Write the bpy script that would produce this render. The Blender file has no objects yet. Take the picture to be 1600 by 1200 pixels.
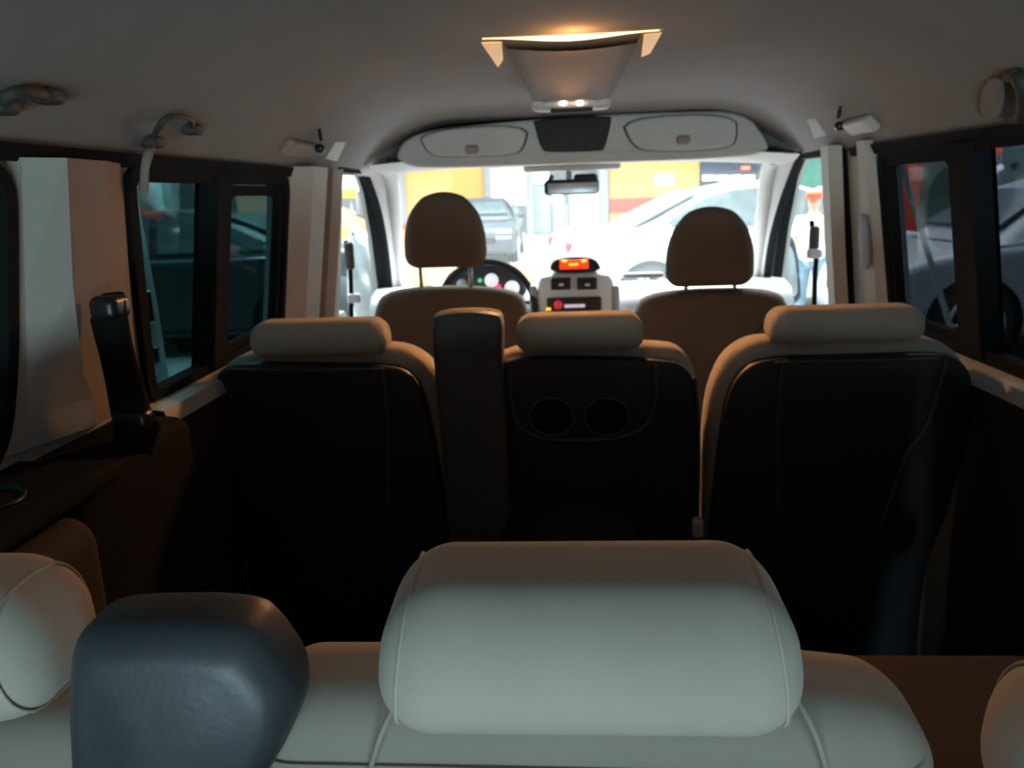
import bpy, bmesh, math, random
from mathutils import Vector, Matrix
random.seed(4)
sc = bpy.context.scene
C = sc.collection

# ------------------------------------------------------------------ camera
F = 1250.0
CAM = Vector((-.06, 0, 1.5))
dv = Vector(((875-800)/F, (600-300)/F, -1)).normalized()
uv_ = Vector((1, .035, 0)).cross(dv).normalized()
rv = dv.cross(uv_)
MW = Matrix((rv, dv, uv_))                       # camera axes -> world
cd = bpy.data.cameras.new('camera'); cam = bpy.data.objects.new('camera', cd); C.objects.link(cam)
cam.matrix_world = Matrix.Translation(CAM) @ MW.to_4x4()
cd.sensor_width = 36; cd.lens = 36*F/1600; cd.clip_start = .02; cd.clip_end = 300
cd.dof.use_dof = True; cd.dof.focus_distance = .75; cd.dof.aperture_fstop = 9.0
sc.camera = cam

# ------------------------------------------------------------------ world, light, exposure
sc.view_settings.view_transform = 'Standard'; sc.view_settings.look = 'None'
sc.view_settings.exposure = 1.0; sc.view_settings.gamma = 1; sc.view_settings.use_curve_mapping = False
sc.cycles.use_denoising = True
sc.cycles.max_bounces = 8; sc.cycles.transparent_max_bounces = 16
sc.cycles.sample_clamp_indirect = 3
w = bpy.data.worlds.new('overcast'); sc.world = w; w.use_nodes = True
w.node_tree.nodes['Background'].inputs[0].default_value = (.66, .88, .93, 1)
w.node_tree.nodes['Background'].inputs[1].default_value = .95
def area(name, loc, rot, sx, sy, e, col):
    l = bpy.data.lights.new(name, 'AREA'); l.shape = 'RECTANGLE'; l.size = sx; l.size_y = sy; l.energy = e; l.color = col
    o = bpy.data.objects.new(name, l); C.objects.link(o); o.location = loc; o.rotation_euler = rot; return o
# unseen fill lamps added ahead of the van to overexpose the outside view
area('front_fill', (1.0, 8.5, 7.5), (math.radians(-14), 0, 0), 10, 5, 4200, (1, .97, .95))
area('far_fill', (0, 19, 8), (math.radians(12), 0, 0), 18, 6, 1700, (1, .96, .9))

# unseen fill lamp added behind the van, shining in through the tailgate
area('rear_fill', (.1, -3.2, .62), (math.radians(94), 0, math.radians(1)), 2.6, .45, 300, (.76, .97, 1))
# ------------------------------------------------------------------ materials
def mat(name, col, rough=.6, metal=0, bump=0, scale=80, var=.12, spec=.5, sheen=0, emit=None, es=0, vscale=None):
    m = bpy.data.materials.new(name); m.use_nodes = True; nt = m.node_tree; b = nt.nodes['Principled BSDF']
    b.inputs['Roughness'].default_value = rough; b.inputs['Metallic'].default_value = metal
    b.inputs['Specular IOR Level'].default_value = spec
    if sheen: b.inputs['Sheen Weight'].default_value = sheen
    tc = nt.nodes.new('ShaderNodeTexCoord')
    n = nt.nodes.new('ShaderNodeTexNoise'); n.inputs['Scale'].default_value = vscale or 7; n.inputs['Detail'].default_value = 5
    nt.links.new(tc.outputs['Object'], n.inputs['Vector'])
    r = nt.nodes.new('ShaderNodeValToRGB')
    r.color_ramp.elements[0].position = .3; r.color_ramp.elements[1].position = .7
    r.color_ramp.elements[0].color = tuple(c*(1-var) for c in col)+(1,)
    r.color_ramp.elements[1].color = tuple(min(1, c*(1+var)) for c in col)+(1,)
    nt.links.new(n.outputs['Fac'], r.inputs['Fac']); nt.links.new(r.outputs['Color'], b.inputs['Base Color'])
    if bump:
        n2 = nt.nodes.new('ShaderNodeTexNoise'); n2.inputs['Scale'].default_value = scale; n2.inputs['Detail'].default_value = 3
        nt.links.new(tc.outputs['Object'], n2.inputs['Vector'])
        bp = nt.nodes.new('ShaderNodeBump'); bp.inputs['Strength'].default_value = bump; bp.inputs['Distance'].default_value = .002
        nt.links.new(n2.outputs['Fac'], bp.inputs['Height']); nt.links.new(bp.outputs['Normal'], b.inputs['Normal'])
    if emit:
        b.inputs['Emission Color'].default_value = emit+(1,); b.inputs['Emission Strength'].default_value = es
    return m
def glassmat(name, tint, refl=.06):
    m = bpy.data.materials.new(name); m.use_nodes = True; nt = m.node_tree; nt.nodes.clear()
    o = nt.nodes.new('ShaderNodeOutputMaterial'); t = nt.nodes.new('ShaderNodeBsdfTransparent'); g = nt.nodes.new('ShaderNodeBsdfGlossy')
    mx = nt.nodes.new('ShaderNodeMixShader'); mx.inputs[0].default_value = refl
    tc = nt.nodes.new('ShaderNodeTexCoord'); n = nt.nodes.new('ShaderNodeTexNoise'); n.inputs['Scale'].default_value = 5
    r = nt.nodes.new('ShaderNodeValToRGB')
    r.color_ramp.elements[0].color = tuple(c*.94 for c in tint)+(1,); r.color_ramp.elements[1].color = tuple(min(1, c*1.04) for c in tint)+(1,)
    nt.links.new(tc.outputs['Object'], n.inputs['Vector']); nt.links.new(n.outputs['Fac'], r.inputs['Fac']); nt.links.new(r.outputs['Color'], t.inputs['Color'])
    g.inputs['Roughness'].default_value = .05; g.inputs['Color'].default_value = (.8, .9, .9, 1)
    nt.links.new(t.outputs[0], mx.inputs[1]); nt.links.new(g.outputs[0], mx.inputs[2]); nt.links.new(mx.outputs[0], o.inputs[0])
    return m
M = dict(
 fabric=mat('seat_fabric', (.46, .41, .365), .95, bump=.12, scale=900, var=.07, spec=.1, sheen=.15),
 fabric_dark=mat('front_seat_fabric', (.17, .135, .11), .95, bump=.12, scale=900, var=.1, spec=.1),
 shell=mat('seat_shell', (.024, .029, .038), .5, bump=.2, scale=300, var=.1),
 armpl=mat('armrest_plastic', (.085, .09, .10), .5, bump=.3, scale=300, var=.08),
 leather=mat('black_leatherette', (.052, .060, .072), .45, bump=.12, scale=160, var=.3, vscale=12),
 liner=mat('headliner', (.30, .28, .275), .95, bump=.3, scale=350, var=.04, spec=.15),
 trim=mat('pale_trim', (.52, .50, .48), .6, bump=.2, scale=250, var=.05),
 beige=mat('beige_trim', (.30, .235, .20), .8, bump=.25, scale=250, var=.08),
 darktrim=mat('dark_trim', (.035, .035, .037), .8, bump=.2, scale=250, var=.1, spec=.15),
 rubber=mat('rubber', (.014, .015, .017), .9, var=.1, spec=.08),
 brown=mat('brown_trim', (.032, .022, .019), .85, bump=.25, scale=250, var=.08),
 carpet=mat('carpet', (.05, .045, .042), 1, bump=.8, scale=200, var=.25),
 dash=mat('dash_plastic', (.62, .64, .68), .55, bump=.2, scale=250, var=.03),
 silver=mat('silver_plastic', (.74, .78, .84), .42, metal=.1, var=.04),
 black=mat('black_plastic', (.012, .012, .014), .35, var=.1),
 chrome=mat('chrome', (.75, .77, .8), .18, metal=1, var=.03),
 steel=mat('brushed_steel', (.4, .4, .42), .35, metal=1, var=.05),
 mirror=mat('mirror_glass', (.5, .52, .54), .25, metal=.6, var=.02),
 white_paint=mat('white_paint', (.82, .82, .83), .25, var=.02),
 grey_paint=mat('grey_paint', (.42, .42, .46), .3, var=.03),
 dark_paint=mat('dark_green_paint', (.022, .04, .045), .22, var=.1),
 blue_paint=mat('slate_paint', (.05, .057, .075), .25, var=.1),
 green_paint=mat('green_paint', (.10, .25, .22), .4, var=.1),
 carglass=mat('car_window_glass', (.10, .125, .135), .06, var=.2),
 tyre=mat('tyre_rubber', (.02, .02, .021), .8, bump=.4, scale=60, var=.1),
 rim=mat('alloy', (.62, .66, .68), .3, metal=.7, var=.04),
 asphalt=mat('asphalt', (.20, .20, .20), .9, bump=.6, scale=60, var=.15, vscale=1.5),
 paving=mat('beige_paving', (.58, .46, .36), .85, bump=.3, scale=40, var=.12, vscale=1),
 orange=mat('orange_cladding', (.95, .44, .14), .5, var=.06, vscale=.6),
 redp=mat('red_paint', (.75, .08, .05), .45, var=.08),
 greycol=mat('grey_column', (.36, .37, .42), .6, var=.05),
 greenwall=mat('green_mesh_panel', (.16, .26, .22), .8, var=.25, vscale=2),
 wallgrey=mat('render_wall', (.35, .38, .38), .85, var=.1, vscale=.8),
 blueglass=mat('blue_shop_glass', (.35, .5, .75), .1, var=.1),
 whitewall=mat('white_wall', (.8, .8, .8), .7, var=.03),
 skin=mat('skin', (.55, .36, .27), .6, var=.05), shirt=mat('white_cotton', (.82, .82, .82), .9, var=.04),
 jeans=mat('blue_denim', (.16, .28, .36), .9, var=.12), redcap=mat('orange_red_cloth', (.70, .07, .03), .8, var=.08),
 fitting=mat('ceiling_fitting', (.055, .05, .047), .7, bump=.2, scale=200, var=.08),
 pocket=mat('dark_pocket', (.022, .014, .016), .7, var=.1),
 yellow=mat('yellow_sign', (.85, .75, .12), .5, var=.04),
 g_clear=glassmat('windscreen_glass', (.93, .96, .96), .04),
 g_tint=glassmat('privacy_glass', (.15, .24, .245), .035),
 g_tint_grey=glassmat('grey_privacy_glass', (.165, .185, .20), .03),
 g_rear=glassmat('tailgate_glass', (.40, .425, .43), .05),
 e_slot=mat('lamp_slot', (1, .8, .5), .5, emit=(1, .66, .25), es=2.4, var=0),
 e_spill=mat('lamp_spill', (.8, .5, .25), .5, emit=(1, .5, .16), es=.22, var=0),
 e_lamp=mat('courtesy_lens', (1, .9, .8), .5, emit=(1, .82, .55), es=5, var=0),
 e_dim=mat('button_light', (.8, .5, .4), .5, emit=(1, .55, .4), es=.4, var=0),
 e_gauge=mat('gauge_face', (.8, .8, .82), .5, emit=(.95, .95, 1), es=.35, var=.1, vscale=60),
 e_red=mat('display_red', (.8, .05, .02), .4, emit=(1, .05, .01), es=.55, var=.0),
 e_amber=mat('display_amber', (1, .4, .05), .4, emit=(1, .42, .02), es=1.0, var=0),
 e_green=mat('tell_tale_green', (.1, .8, .3), .4, emit=(.04, .75, .22), es=.4, var=0),
 e_pink=mat('tell_tale_red', (.9, .1, .2), .4, emit=(1, .04, .12), es=.7, var=0),
 e_white=mat('lit_panel', (1, 1, 1), .5, emit=(1, .98, .95), es=1.6, var=0),
 e_tube=mat('tube_light', (1, 1, 1), .5, emit=(.85, .9, 1), es=4.0, var=0),
 e_neon=mat('neon_red', (1, .1, .05), .5, emit=(1, .08, .03), es=5, var=0),
 tail=mat('tail_lamp_red', (.45, .008, .02), .3, var=.05),
)

# ------------------------------------------------------------------ geometry helpers
def ray(px, py): return MW @ Vector(((px-800)/F, (600-py)/F, -1))
def at(px, py, Y, off=0, slope=0, z0=1.2):
    """point on the plane y = Y + slope*(z0-z) seen at that place; off pushes it deeper along y"""
    r = ray(px, py); t = (Y + slope*(z0-CAM.z)) / (r.y + slope*r.z)
    p = CAM + r*t; p.y += off; return p
def atX(px, py, X): r = ray(px, py); return CAM + r*((X-CAM.x)/r.x)
def atW(px, py, s, off=0):
    r = ray(px, py); k = .15; t = (.74+off+k*(1.57-CAM.z)-s*CAM.x)/(s*r.x+k*r.z); p = CAM+r*t
    return (p.y, p.z)
def wx(z): return .74+.15*(1.57-z)
def W(s, y, z, off=0): return Vector((s*(wx(z)+off), y, z))

def link(name, me, m, parent=None, smooth=True, kind=None):
    me.materials.append(m)
    if smooth: me.polygons.foreach_set('use_smooth', [True]*len(me.polygons))
    o = bpy.data.objects.new(name, me); C.objects.link(o)
    if parent: o.parent = parent; o.matrix_parent_inverse = Matrix.Translation(parent.location).inverted() if parent.type == 'EMPTY' and parent.parent is None else Matrix.Identity(4)
    if kind: o['kind'] = kind
    return o
def raw(name, V, Fs, m, parent=None, smooth=True, kind=None):
    me = bpy.data.meshes.new(name); me.from_pydata([tuple(v) for v in V], [], Fs); me.update()
    bm = bmesh.new(); bm.from_mesh(me); bmesh.ops.recalc_face_normals(bm, faces=bm.faces); bm.to_mesh(me); bm.free()
    return link(name, me, m, parent, smooth, kind)
def thing(name, label, cat, loc=(0, 0, 0), group=None, kind=None):
    o = bpy.data.objects.new(name, None); C.objects.link(o); o.location = loc; o.empty_display_size = .1
    o['label'] = label; o['category'] = cat
    if group: o['group'] = group
    if kind: o['kind'] = kind
    return o
def structure(name, label=None):
    o = bpy.data.objects.new(name, None); C.objects.link(o); o['kind'] = 'structure'
    if label: o['label'] = label
    return o
def tag(o, label, cat, group=None):
    o['label'] = label; o['category'] = cat
    if group: o['group'] = group
    return o

def chaikin(P, n=2, closed=True):
    for _ in range(n):
        Q = []; L = len(P)
        for i in range(L if closed else L-1):
            a, b = Vector(P[i]), Vector(P[(i+1) % L]); Q += [a*.75+b*.25, a*.25+b*.75]
        if not closed: Q = [Vector(P[0])]+Q+[Vector(P[-1])]
        P = Q
    return P
def prism(P, vec, r=0., k=4, bulge0=0., bulge1=0., scaled=False):
    """solid between outline P and P+vec with rounded rims (radius r) and softly domed ends"""
    P = [Vector(p) for p in P]; n = len(P); vec = Vector(vec); vn = vec.normalized()
    nrm = Vector((0, 0, 0))
    for i in range(n): nrm += P[i].cross(P[(i+1) % n])
    nrm.normalize()
    c = sum(P, Vector((0, 0, 0)))/n
    ins = []
    for i in range(n):
        e1 = (P[i]-P[i-1]).normalized(); e2 = (P[(i+1) % n]-P[i]).normalized()
        a = nrm.cross(e1); b = nrm.cross(e2); d = (a+b)
        if d.length < 1e-6: d = a
        d.normalize(); ins.append(d / max(.5, d.dot(a)))
    rings = []
    mean = sum((p-c).length for p in P)/n
    def ring(inset, h):
        if scaled: rings.append([c+(p-c)*(1-inset/mean)+vn*h for p in P])
        else: rings.append([P[i]+ins[i]*inset+vn*h for i in range(n)])
    H = vec.length
    if r > 0:
        for j in range(k+1):
            a = math.pi/2*j/k; ring(r*(1-math.sin(a)), r*(1-math.cos(a)))
        for j in range(k+1):
            a = math.pi/2*j/k; ring(r*(1-math.cos(a)), H-r*(1-math.sin(a)))
    else: ring(0, 0); ring(0, H)
    V = []; Fs = []
    def dome(R, h, sgn):
        out = []
        cc = sum(R, Vector((0, 0, 0)))/n
        for s in (.85, .65, .4, .18): out.append([cc+(p-cc)*s+vn*sgn*h*(1-s*s) for p in R])
        return out, cc+vn*sgn*h
    pre, c0 = dome(rings[0], bulge0, -1); post, c1 = dome(rings[-1], bulge1, 1)
    if bulge0: rings = pre[::-1]+rings
    if bulge1: rings = rings+post
    for R in rings: V += R
    for j in range(len(rings)-1):
        for i in range(n):
            a = j*n+i; b = j*n+(i+1) % n; Fs.append((a, b, b+n, a+n))
    if bulge0:
        V.append(c0); q = len(V)-1; Fs += [(i, (i+1) % n, q) for i in range(n)]
    else: Fs.append(tuple(range(n)))
    o = (len(rings)-1)*n
    if bulge1:
        V.append(c1); q = len(V)-1; Fs += [(o+i, o+(i+1) % n, q) for i in range(n)]
    else: Fs.append(tuple(range(o, o+n)))
    return V, Fs
def rbox(c, size, r, k=4, m=5, f=None):
    """rounded box as verts, faces; f deforms each local point"""
    h = [s/2 for s in size]; r = min(r, min(h)*.999)
    ax = []
    for i in range(3):
        inn = h[i]-r; L = [-inn-r*math.tan(math.pi/4*j/k) for j in range(k, 0, -1)]
        L += [-inn+2*inn*j/m for j in range(m+1)]
        L += [inn+r*math.tan(math.pi/4*j/k) for j in range(1, k+1)]; ax.append(L)
    V = []; idx = {}; Fs = []
    def vert(i, j, l):
        if (i, j, l) not in idx:
            p = Vector((ax[0][i], ax[1][j], ax[2][l])); q = Vector([max(-(h[a]-r), min(h[a]-r, p[a])) for a in range(3)])
            d = p-q
            if d.length > 1e-9: p = q+d.normalized()*r
            if f: p = Vector(f(p))
            idx[(i, j, l)] = len(V); V.append(p+Vector(c))
        return idx[(i, j, l)]
    N = [len(a)-1 for a in ax]
    for a in range(3):
        b, d = (a+1) % 3, (a+2) % 3
        for side in (0, N[a]):
            for i in range(N[b]):
                for j in range(N[d]):
                    q = []
                    for (u, v) in ((i, j), (i+1, j), (i+1, j+1), (i, j+1)):
                        t = [0, 0, 0]; t[a] = side; t[b] = u; t[d] = v; q.append(vert(*t))
                    Fs.append(tuple(q if side else q[::-1]))
    return V, Fs
def tube(P, r, n=10, flat=1., closed=False):
    P = [Vector(p) for p in P]; V = []; Fs = []; L = len(P); up0 = None
    for i, p in enumerate(P):
        a = P[i-1] if (i or closed) else P[i]; b = P[(i+1) % L] if (i < L-1 or closed) else P[i]
        t = (b-a).normalized()
        u = Vector((0, 0, 1)) if up0 is None else up0
        if abs(u.dot(t)) > .95: u = Vector((1, 0, 0)) if up0 is None else u
        s = t.cross(u).normalized(); u2 = s.cross(t).normalized(); up0 = u2
        rr = r[i] if isinstance(r, (list, tuple)) else r
        for j in range(n):
            an = 2*math.pi*j/n; V.append(p+s*math.cos(an)*rr+u2*math.sin(an)*rr*flat)
    for i in range(L if closed else L-1):
        for j in range(n):
            a = i*n+j; b = i*n+(j+1) % n; c2 = ((i+1) % L)*n; Fs.append((a, b, c2+(j+1) % n, c2+j))
    if not closed: Fs += [tuple(range(n)), tuple(range((L-1)*n, L*n))]
    return V, Fs
def cyl(c, axis, r, h, n=24, r2=None, bev=0.):
    axis = Vector(axis).normalized(); u = axis.orthogonal().normalized(); v = axis.cross(u)
    r2 = r if r2 is None else r2
    prof = [(0, r-bev), (bev, r), (h-bev, r2), (h, r2-bev)] if bev else [(0, r), (h, r2)]
    V = []; Fs = []
    for (hh, rr) in prof:
        for j in range(n):
            a = 2*math.pi*j/n; V.append(Vector(c)+axis*hh+u*math.cos(a)*rr+v*math.sin(a)*rr)
    for i in range(len(prof)-1):
        for j in range(n): Fs.append((i*n+j, i*n+(j+1) % n, (i+1)*n+(j+1) % n, (i+1)*n+j))
    Fs += [tuple(range(n)), tuple(range((len(prof)-1)*n, len(prof)*n))]
    return V, Fs
def bowl(c, axis, r, depth, lip=.004, n=28):
    """open cup: rim ring and a recessed inside"""
    axis = Vector(axis).normalized(); u = axis.orthogonal().normalized(); v = axis.cross(u)
    V = []; Fs = []; prof = [(0, r+lip), (-.003, r+lip*.5), (-.002, r), (depth*.3, r*.95), (depth, r*.88), (depth, 0.002), (depth+.004, r*.9), (0.002, r+lip)]
    for (hh, rr) in prof:
        for j in range(n):
            a = 2*math.pi*j/n; V.append(Vector(c)+axis*hh+u*math.cos(a)*rr+v*math.sin(a)*rr)
    for i in range(len(prof)-1):
        for j in range(n): Fs.append((i*n+j, i*n+(j+1) % n, (i+1)*n+(j+1) % n, (i+1)*n+j))
    return V, Fs
def join(*parts):
    V = []; Fs = []
    for v, f in parts:
        o = len(V); V += list(v); Fs += [tuple(i+o for i in q) for q in f]
    return V, Fs
def box(c, s): 
    c = Vector(c); h = [a/2 for a in s]
    V = [c+Vector((x*h[0], y*h[1], z*h[2])) for x in (-1, 1) for y in (-1, 1) for z in (-1, 1)]
    return V, [(0, 1, 3, 2), (4, 6, 7, 5), (0, 4, 5, 1), (2, 3, 7, 6), (0, 2, 6, 4), (1, 5, 7, 3)]
def plate(name, outer, holes, fmap, th, m, parent=None, kind=None):
    """flat plate with holes: outlines are 2D, fmap(a, b, depth) gives the 3D point"""
    bm = bmesh.new(); es = []; 
    for L in [outer]+holes:
        vs = [bm.verts.new((p[0], p[1], 0)) for p in L]
        es += [bm.edges.new((vs[i], vs[(i+1) % len(vs)])) for i in range(len(vs))]
    bmesh.ops.triangle_fill(bm, edges=es, use_beauty=True, use_dissolve=False)
    bm.verts.ensure_lookup_table(); bm.verts.index_update()
    P = [(v.co.x, v.co.y) for v in bm.verts]; T = [tuple(v.index for v in f.verts) for f in bm.faces]; n = len(P)
    bound = [(e.verts[0].index, e.verts[1].index) for e in bm.edges if len(e.link_faces) == 1]; bm.free()
    V = [fmap(a, b, 0) for a, b in P]+[fmap(a, b, th) for a, b in P]
    Fs = T+[tuple(i+n for i in t[::-1]) for t in T]+[(a, b, b+n, a+n) for a, b in bound]
    return raw(name, V, Fs, m, parent, smooth=False, kind=kind)
def rrect2(x0, x1, y0, y1, r, n=5):
    P = []
    for cx, cy, a0 in ((x1-r, y1-r, 0), (x0+r, y1-r, 90), (x0+r, y0+r, 180), (x1-r, y0+r, 270)):
        for j in range(n+1):
            a = math.radians(a0+90*j/n); P.append((cx+r*math.cos(a), cy+r*math.sin(a)))
    return P
def shrink(P, d):
    c = [sum(p[i] for p in P)/len(P) for i in (0, 1)]
    area_ = sum(P[i][0]*P[(i+1) % len(P)][1]-P[(i+1) % len(P)][0]*P[i][1] for i in range(len(P)))
    sg = 1 if area_ > 0 else -1; out = []
    for i in range(len(P)):
        a, b, e = P[i-1], P[i], P[(i+1) % len(P)]
        t1 = Vector((b[0]-a[0], b[1]-a[1])).normalized(); t2 = Vector((e[0]-b[0], e[1]-b[1])).normalized()
        n1 = Vector((-t1.y, t1.x))*sg; n2 = Vector((-t2.y, t2.x))*sg; d2 = (n1+n2).normalized(); d2 /= max(.5, d2.dot(n1))
        out.append((b[0]+d2.x*d, b[1]+d2.y*d))
    return out

# ================================================================== VAN SHELL (the setting)
def ceil_z(x, y):
    ax = abs(x); front = max(0, (y-1.9)/.8); top = 1.785-.045*min(1, front)**1.5
    t = min(1, max(0, (ax-.36)/(.745-.36)))
    return top-(top-1.575)*(t**2.4)
def build_ceiling():
    xs = [-.745+1.49*i/48 for i in range(49)]; ys = [-.35+(2.97+.35)*j/40 for j in range(41)]
    V = [(x, y, ceil_z(x, y)) for y in ys for x in xs]; n = 49
    Fs = [(j*n+i, j*n+i+1, (j+1)*n+i+1, (j+1)*n+i) for j in range(40) for i in range(48)]
    V2 = [(x, y, z+.03) for x, y, z in V]; o = len(V)
    Fs += [tuple(a+o for a in f) for f in Fs]
    raw('ceiling', V+V2, Fs, M['liner'], kind='structure')
build_ceiling()
raw('floor', *box((0, 1.6, .33), (1.72, 4.2, .05)), M['carpet'], smooth=False, kind='structure')

# windows in the side walls, as (y, z) outlines
def yz(L, s): return [atW(px, py, s) for px, py in L]
def rnd(P, n=2, r=.03, k=4):
    out = []; P = [Vector((a, b)) for a, b in P]
    for i in range(len(P)):
        a, b, c = P[i-1], P[i], P[(i+1) % len(P)]
        q = min(r, (a-b).length*.45, (c-b).length*.45); u = b+(a-b).normalized()*q; v = b+(c-b).normalized()*q
        for j in range(k+1):
            t = j/k; w_ = u*(1-t)**2+b*2*t*(1-t)+v*t*t; out.append((w_.x, w_.y))
    return out
L_MID = rnd([(1.25, 1.56), (2.02, 1.56), (2.03, 1.165), (1.335, 1.155)], r=.05)
R_MID = rnd([(1.22, 1.575), (2.12, 1.575), (2.12, 1.14), (1.24, 1.13)], r=.05)
REAR = rnd([(.10, 1.56), (.88, 1.56), (.985, 1.55), (.975, 1.30), (.955, 1.20), (.88, 1.15), (.1, 1.14)], r=.05)
FR_L = rnd([(2.47, 1.60), (2.84, 1.60), (2.95, 1.54), (3.14, 1.36), (3.38, 1.08), (3.38, 1.0), (2.50, .98), (2.49, 1.1)], 1)
FR_R = rnd([(2.50, 1.60), (2.84, 1.60), (2.95, 1.54), (3.14, 1.36), (3.38, 1.08), (3.38, 1.0), (2.53, .98), (2.52, 1.1)], 1)
outer = [(-.35, .33), (3.62, .33), (3.62, 1.0), (3.50, 1.10), (3.02, 1.60), (2.85, 1.625), (-.35, 1.625)]
def wmap(s): return lambda y, z, d: W(s, y, z, d)
wl = plate('wall_left', outer, [L_MID, REAR, FR_L], wmap(-1), .045, M['trim'], kind='structure')
wr = plate('wall_right', outer, [R_MID, REAR, FR_R], wmap(1), .045, M['trim'], kind='structure')

def window(idx, name, outline, s, glass, fr=.022, proud=.012, frame=True):
    r = structure('window_%d' % idx, name)
    inner = shrink(outline, fr)
    if frame: plate('window_frame', shrink(outline, -.006), [inner], lambda y, z, d: W(s, y, z, d-proud), .035, M['rubber'], r)
    plate('pane', shrink(outline, fr*.6), [], lambda y, z, d: W(s, y, z, .02+d), .004, glass, r)
    return r
w1 = window(1, 'tinted left rear quarter window', REAR, -1, M['g_tint'], .014)
w2 = window(2, 'tinted left sliding door window with black mullion', L_MID, -1, M['g_tint'], .02)
w3 = window(3, 'clear left front door window', FR_L, -1, M['g_clear'], .018)
w4 = window(4, 'clear right front door window', FR_R, 1, M['g_clear'], .022)
w5 = window(5, 'tinted right sliding door window with slanted front edge', R_MID, 1, M['g_tint_grey'], .022)
w6 = window(6, 'tinted right rear quarter window', REAR, 1, M['g_tint_grey'], .014)
def wallbox(name, s, y0, y1, z0, z1, d0, d1, m, parent, r=.004, yb=None):
    yb = yb or (y0, y1)
    P = [W(s, yb[0], z0, d0), W(s, yb[1], z0, d0), W(s, y1, z1, d0), W(s, y0, z1, d0)]
    n = Vector((s*(d1-d0), 0, 0))
    return raw(name, *prism(P, n, r, 2), m, parent, smooth=False)
wallbox('mullion', -1, 1.575, 1.645, 1.165, 1.555, -.02, .03, M['rubber'], w2)
wallbox('mullion', 1, 1.64, 1.735, 1.14, 1.57, -.02, .03, M['rubber'], w5)
# inner sliding sashes
SL = rnd([(1.665, 1.525), (1.985, 1.525), (1.985, 1.195), (1.665, 1.19)], 2)
plate('sash', shrink(SL, -.012), [shrink(SL, .010)], lambda y, z, d: W(-1, y, z, d-.006), .02, M['rubber'], w2)
SR = rnd([(1.755, 1.54), (2.085, 1.54), (2.085, 1.17), (1.755, 1.17)], 1)
plate('sash', shrink(SR, -.016), [shrink(SR, .004)], lambda y, z, d: W(1, y, z, d-.006), .02, M['rubber'], w5)

# pillar trims (setting)
def wallskin(name, s, rows, m, parent=None, kind='structure', flat=True):
    """loft over the wall: rows of (z, [(y, off), ...]) bottom to top"""
    V = []; n = len(rows[0][1]); Fs = []
    for z, row in rows: V += [W(s, y, z, -o) for y, o in row]
    for j in range(len(rows)-1):
        for i in range(n-1): a = j*n+i; Fs.append((a, a+1, a+n+1, a+n))
    o = raw(name, V, Fs, m, parent, smooth=not flat, kind=kind); return o
# left rear pillar: light put in colour, lit rear facet pale, shaded front facet brown
wallskin('trim_1', -1, [(z, [(.985-.03*(1.57-z)/.4, .002), (1.00, .010), (1.045+e, .042)]) for z, e in ((1.185, .06), (1.23, .055), (1.27, .03), (1.40, .008), (1.565, 0))], M['trim'])
wallskin('trim_2', -1, [(z, [(1.045+e, .0415), (1.15+e*.5, .036), (1.245+t, .006)]) for z, e, t in ((1.185, .06, .06), (1.23, .055, .05), (1.27, .03, .04), (1.40, .008, .02), (1.565, 0, 0))], M['beige'])
# left B pillar with sliding door gap
wallskin('trim_3', -1, [(z, [(2.03+t*.1, .004), (2.09, .05), (2.20, .055), (2.24, .02)]) for z, t in ((1.0, .3), (1.30, .1), (1.585, 0))], M['trim'])
wallskin('trim_4', -1, [(z, [(2.24, .022), (2.27, .004), (2.33, .004), (2.345, .03)]) for z in (1.0, 1.585)], M['beige'])
wallskin('trim_5', -1, [(z, [(2.345, .03), (2.36, .055), (2.40+t, .05), (2.45+t, .0)]) for z, t in ((1.0, .05), (1.30, .02), (1.585, -.03))], M['trim'])
# right B pillar: pale post, black gap, pale sliding door post with grey pad
wallskin('trim_6', 1, [(z, [(2.37+t, .02), (2.39+t, .052), (2.46+t, .05), (2.51+t, .0)]) for z, t in ((1.0, .05), (1.30, .02), (1.60, -.03))], M['trim'])
wallskin('trim_7', 1, [(z, [(2.20+t, .003), (2.22+t, -.01), (2.35+t, -.01), (2.38+t, .02)]) for z, t in ((1.0, .07), (1.30, .03), (1.60, 0))], M['rubber'])
wallskin('trim_8', 1, [(z, [(y0, .006), (2.14+t*.3, .03), (2.19+t*.6, .035), (2.22+t*.8, .0)]) for z, t, y0 in ((1.0, .07, 2.12), (1.20, .05, 2.12), (1.30, .03, 2.12), (1.40, .02, 2.12), (1.52, .0, 2.13), (1.60, 0, 2.14))], M['trim'])
pad = thing('belt_height_cover', 'oval grey pad on the pale right door post', 'cover', W(1, 2.2, 1.33, -.05))
raw('pad', *prism(chaikin([W(1, 2.145, 1.28, -.036), W(1, 2.20, 1.27, -.04), W(1, 2.19, 1.42, -.04), W(1, 2.145, 1.42, -.036)], 3), (-.008, 0, 0), .003, 2), M['greycol'], pad)
# cream moulding over the right window
wallskin('trim_9', 1, [(1.566, [(-.3, .010), (1.7, .010), (2.12, .012), (2.3, .012)]), (1.588, [(-.3, .018), (1.7, .018), (2.12, .02), (2.3, .02)])], M['rubber'])
wallskin('trim_10', -1, [(1.560, [(-.3, .008), (1.2, .008), (2.0, .009), (2.4, .009)]), (1.582, [(-.3, .014), (1.2, .014), (2.0, .014), (2.4, .014)])], M['rubber'])
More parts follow.
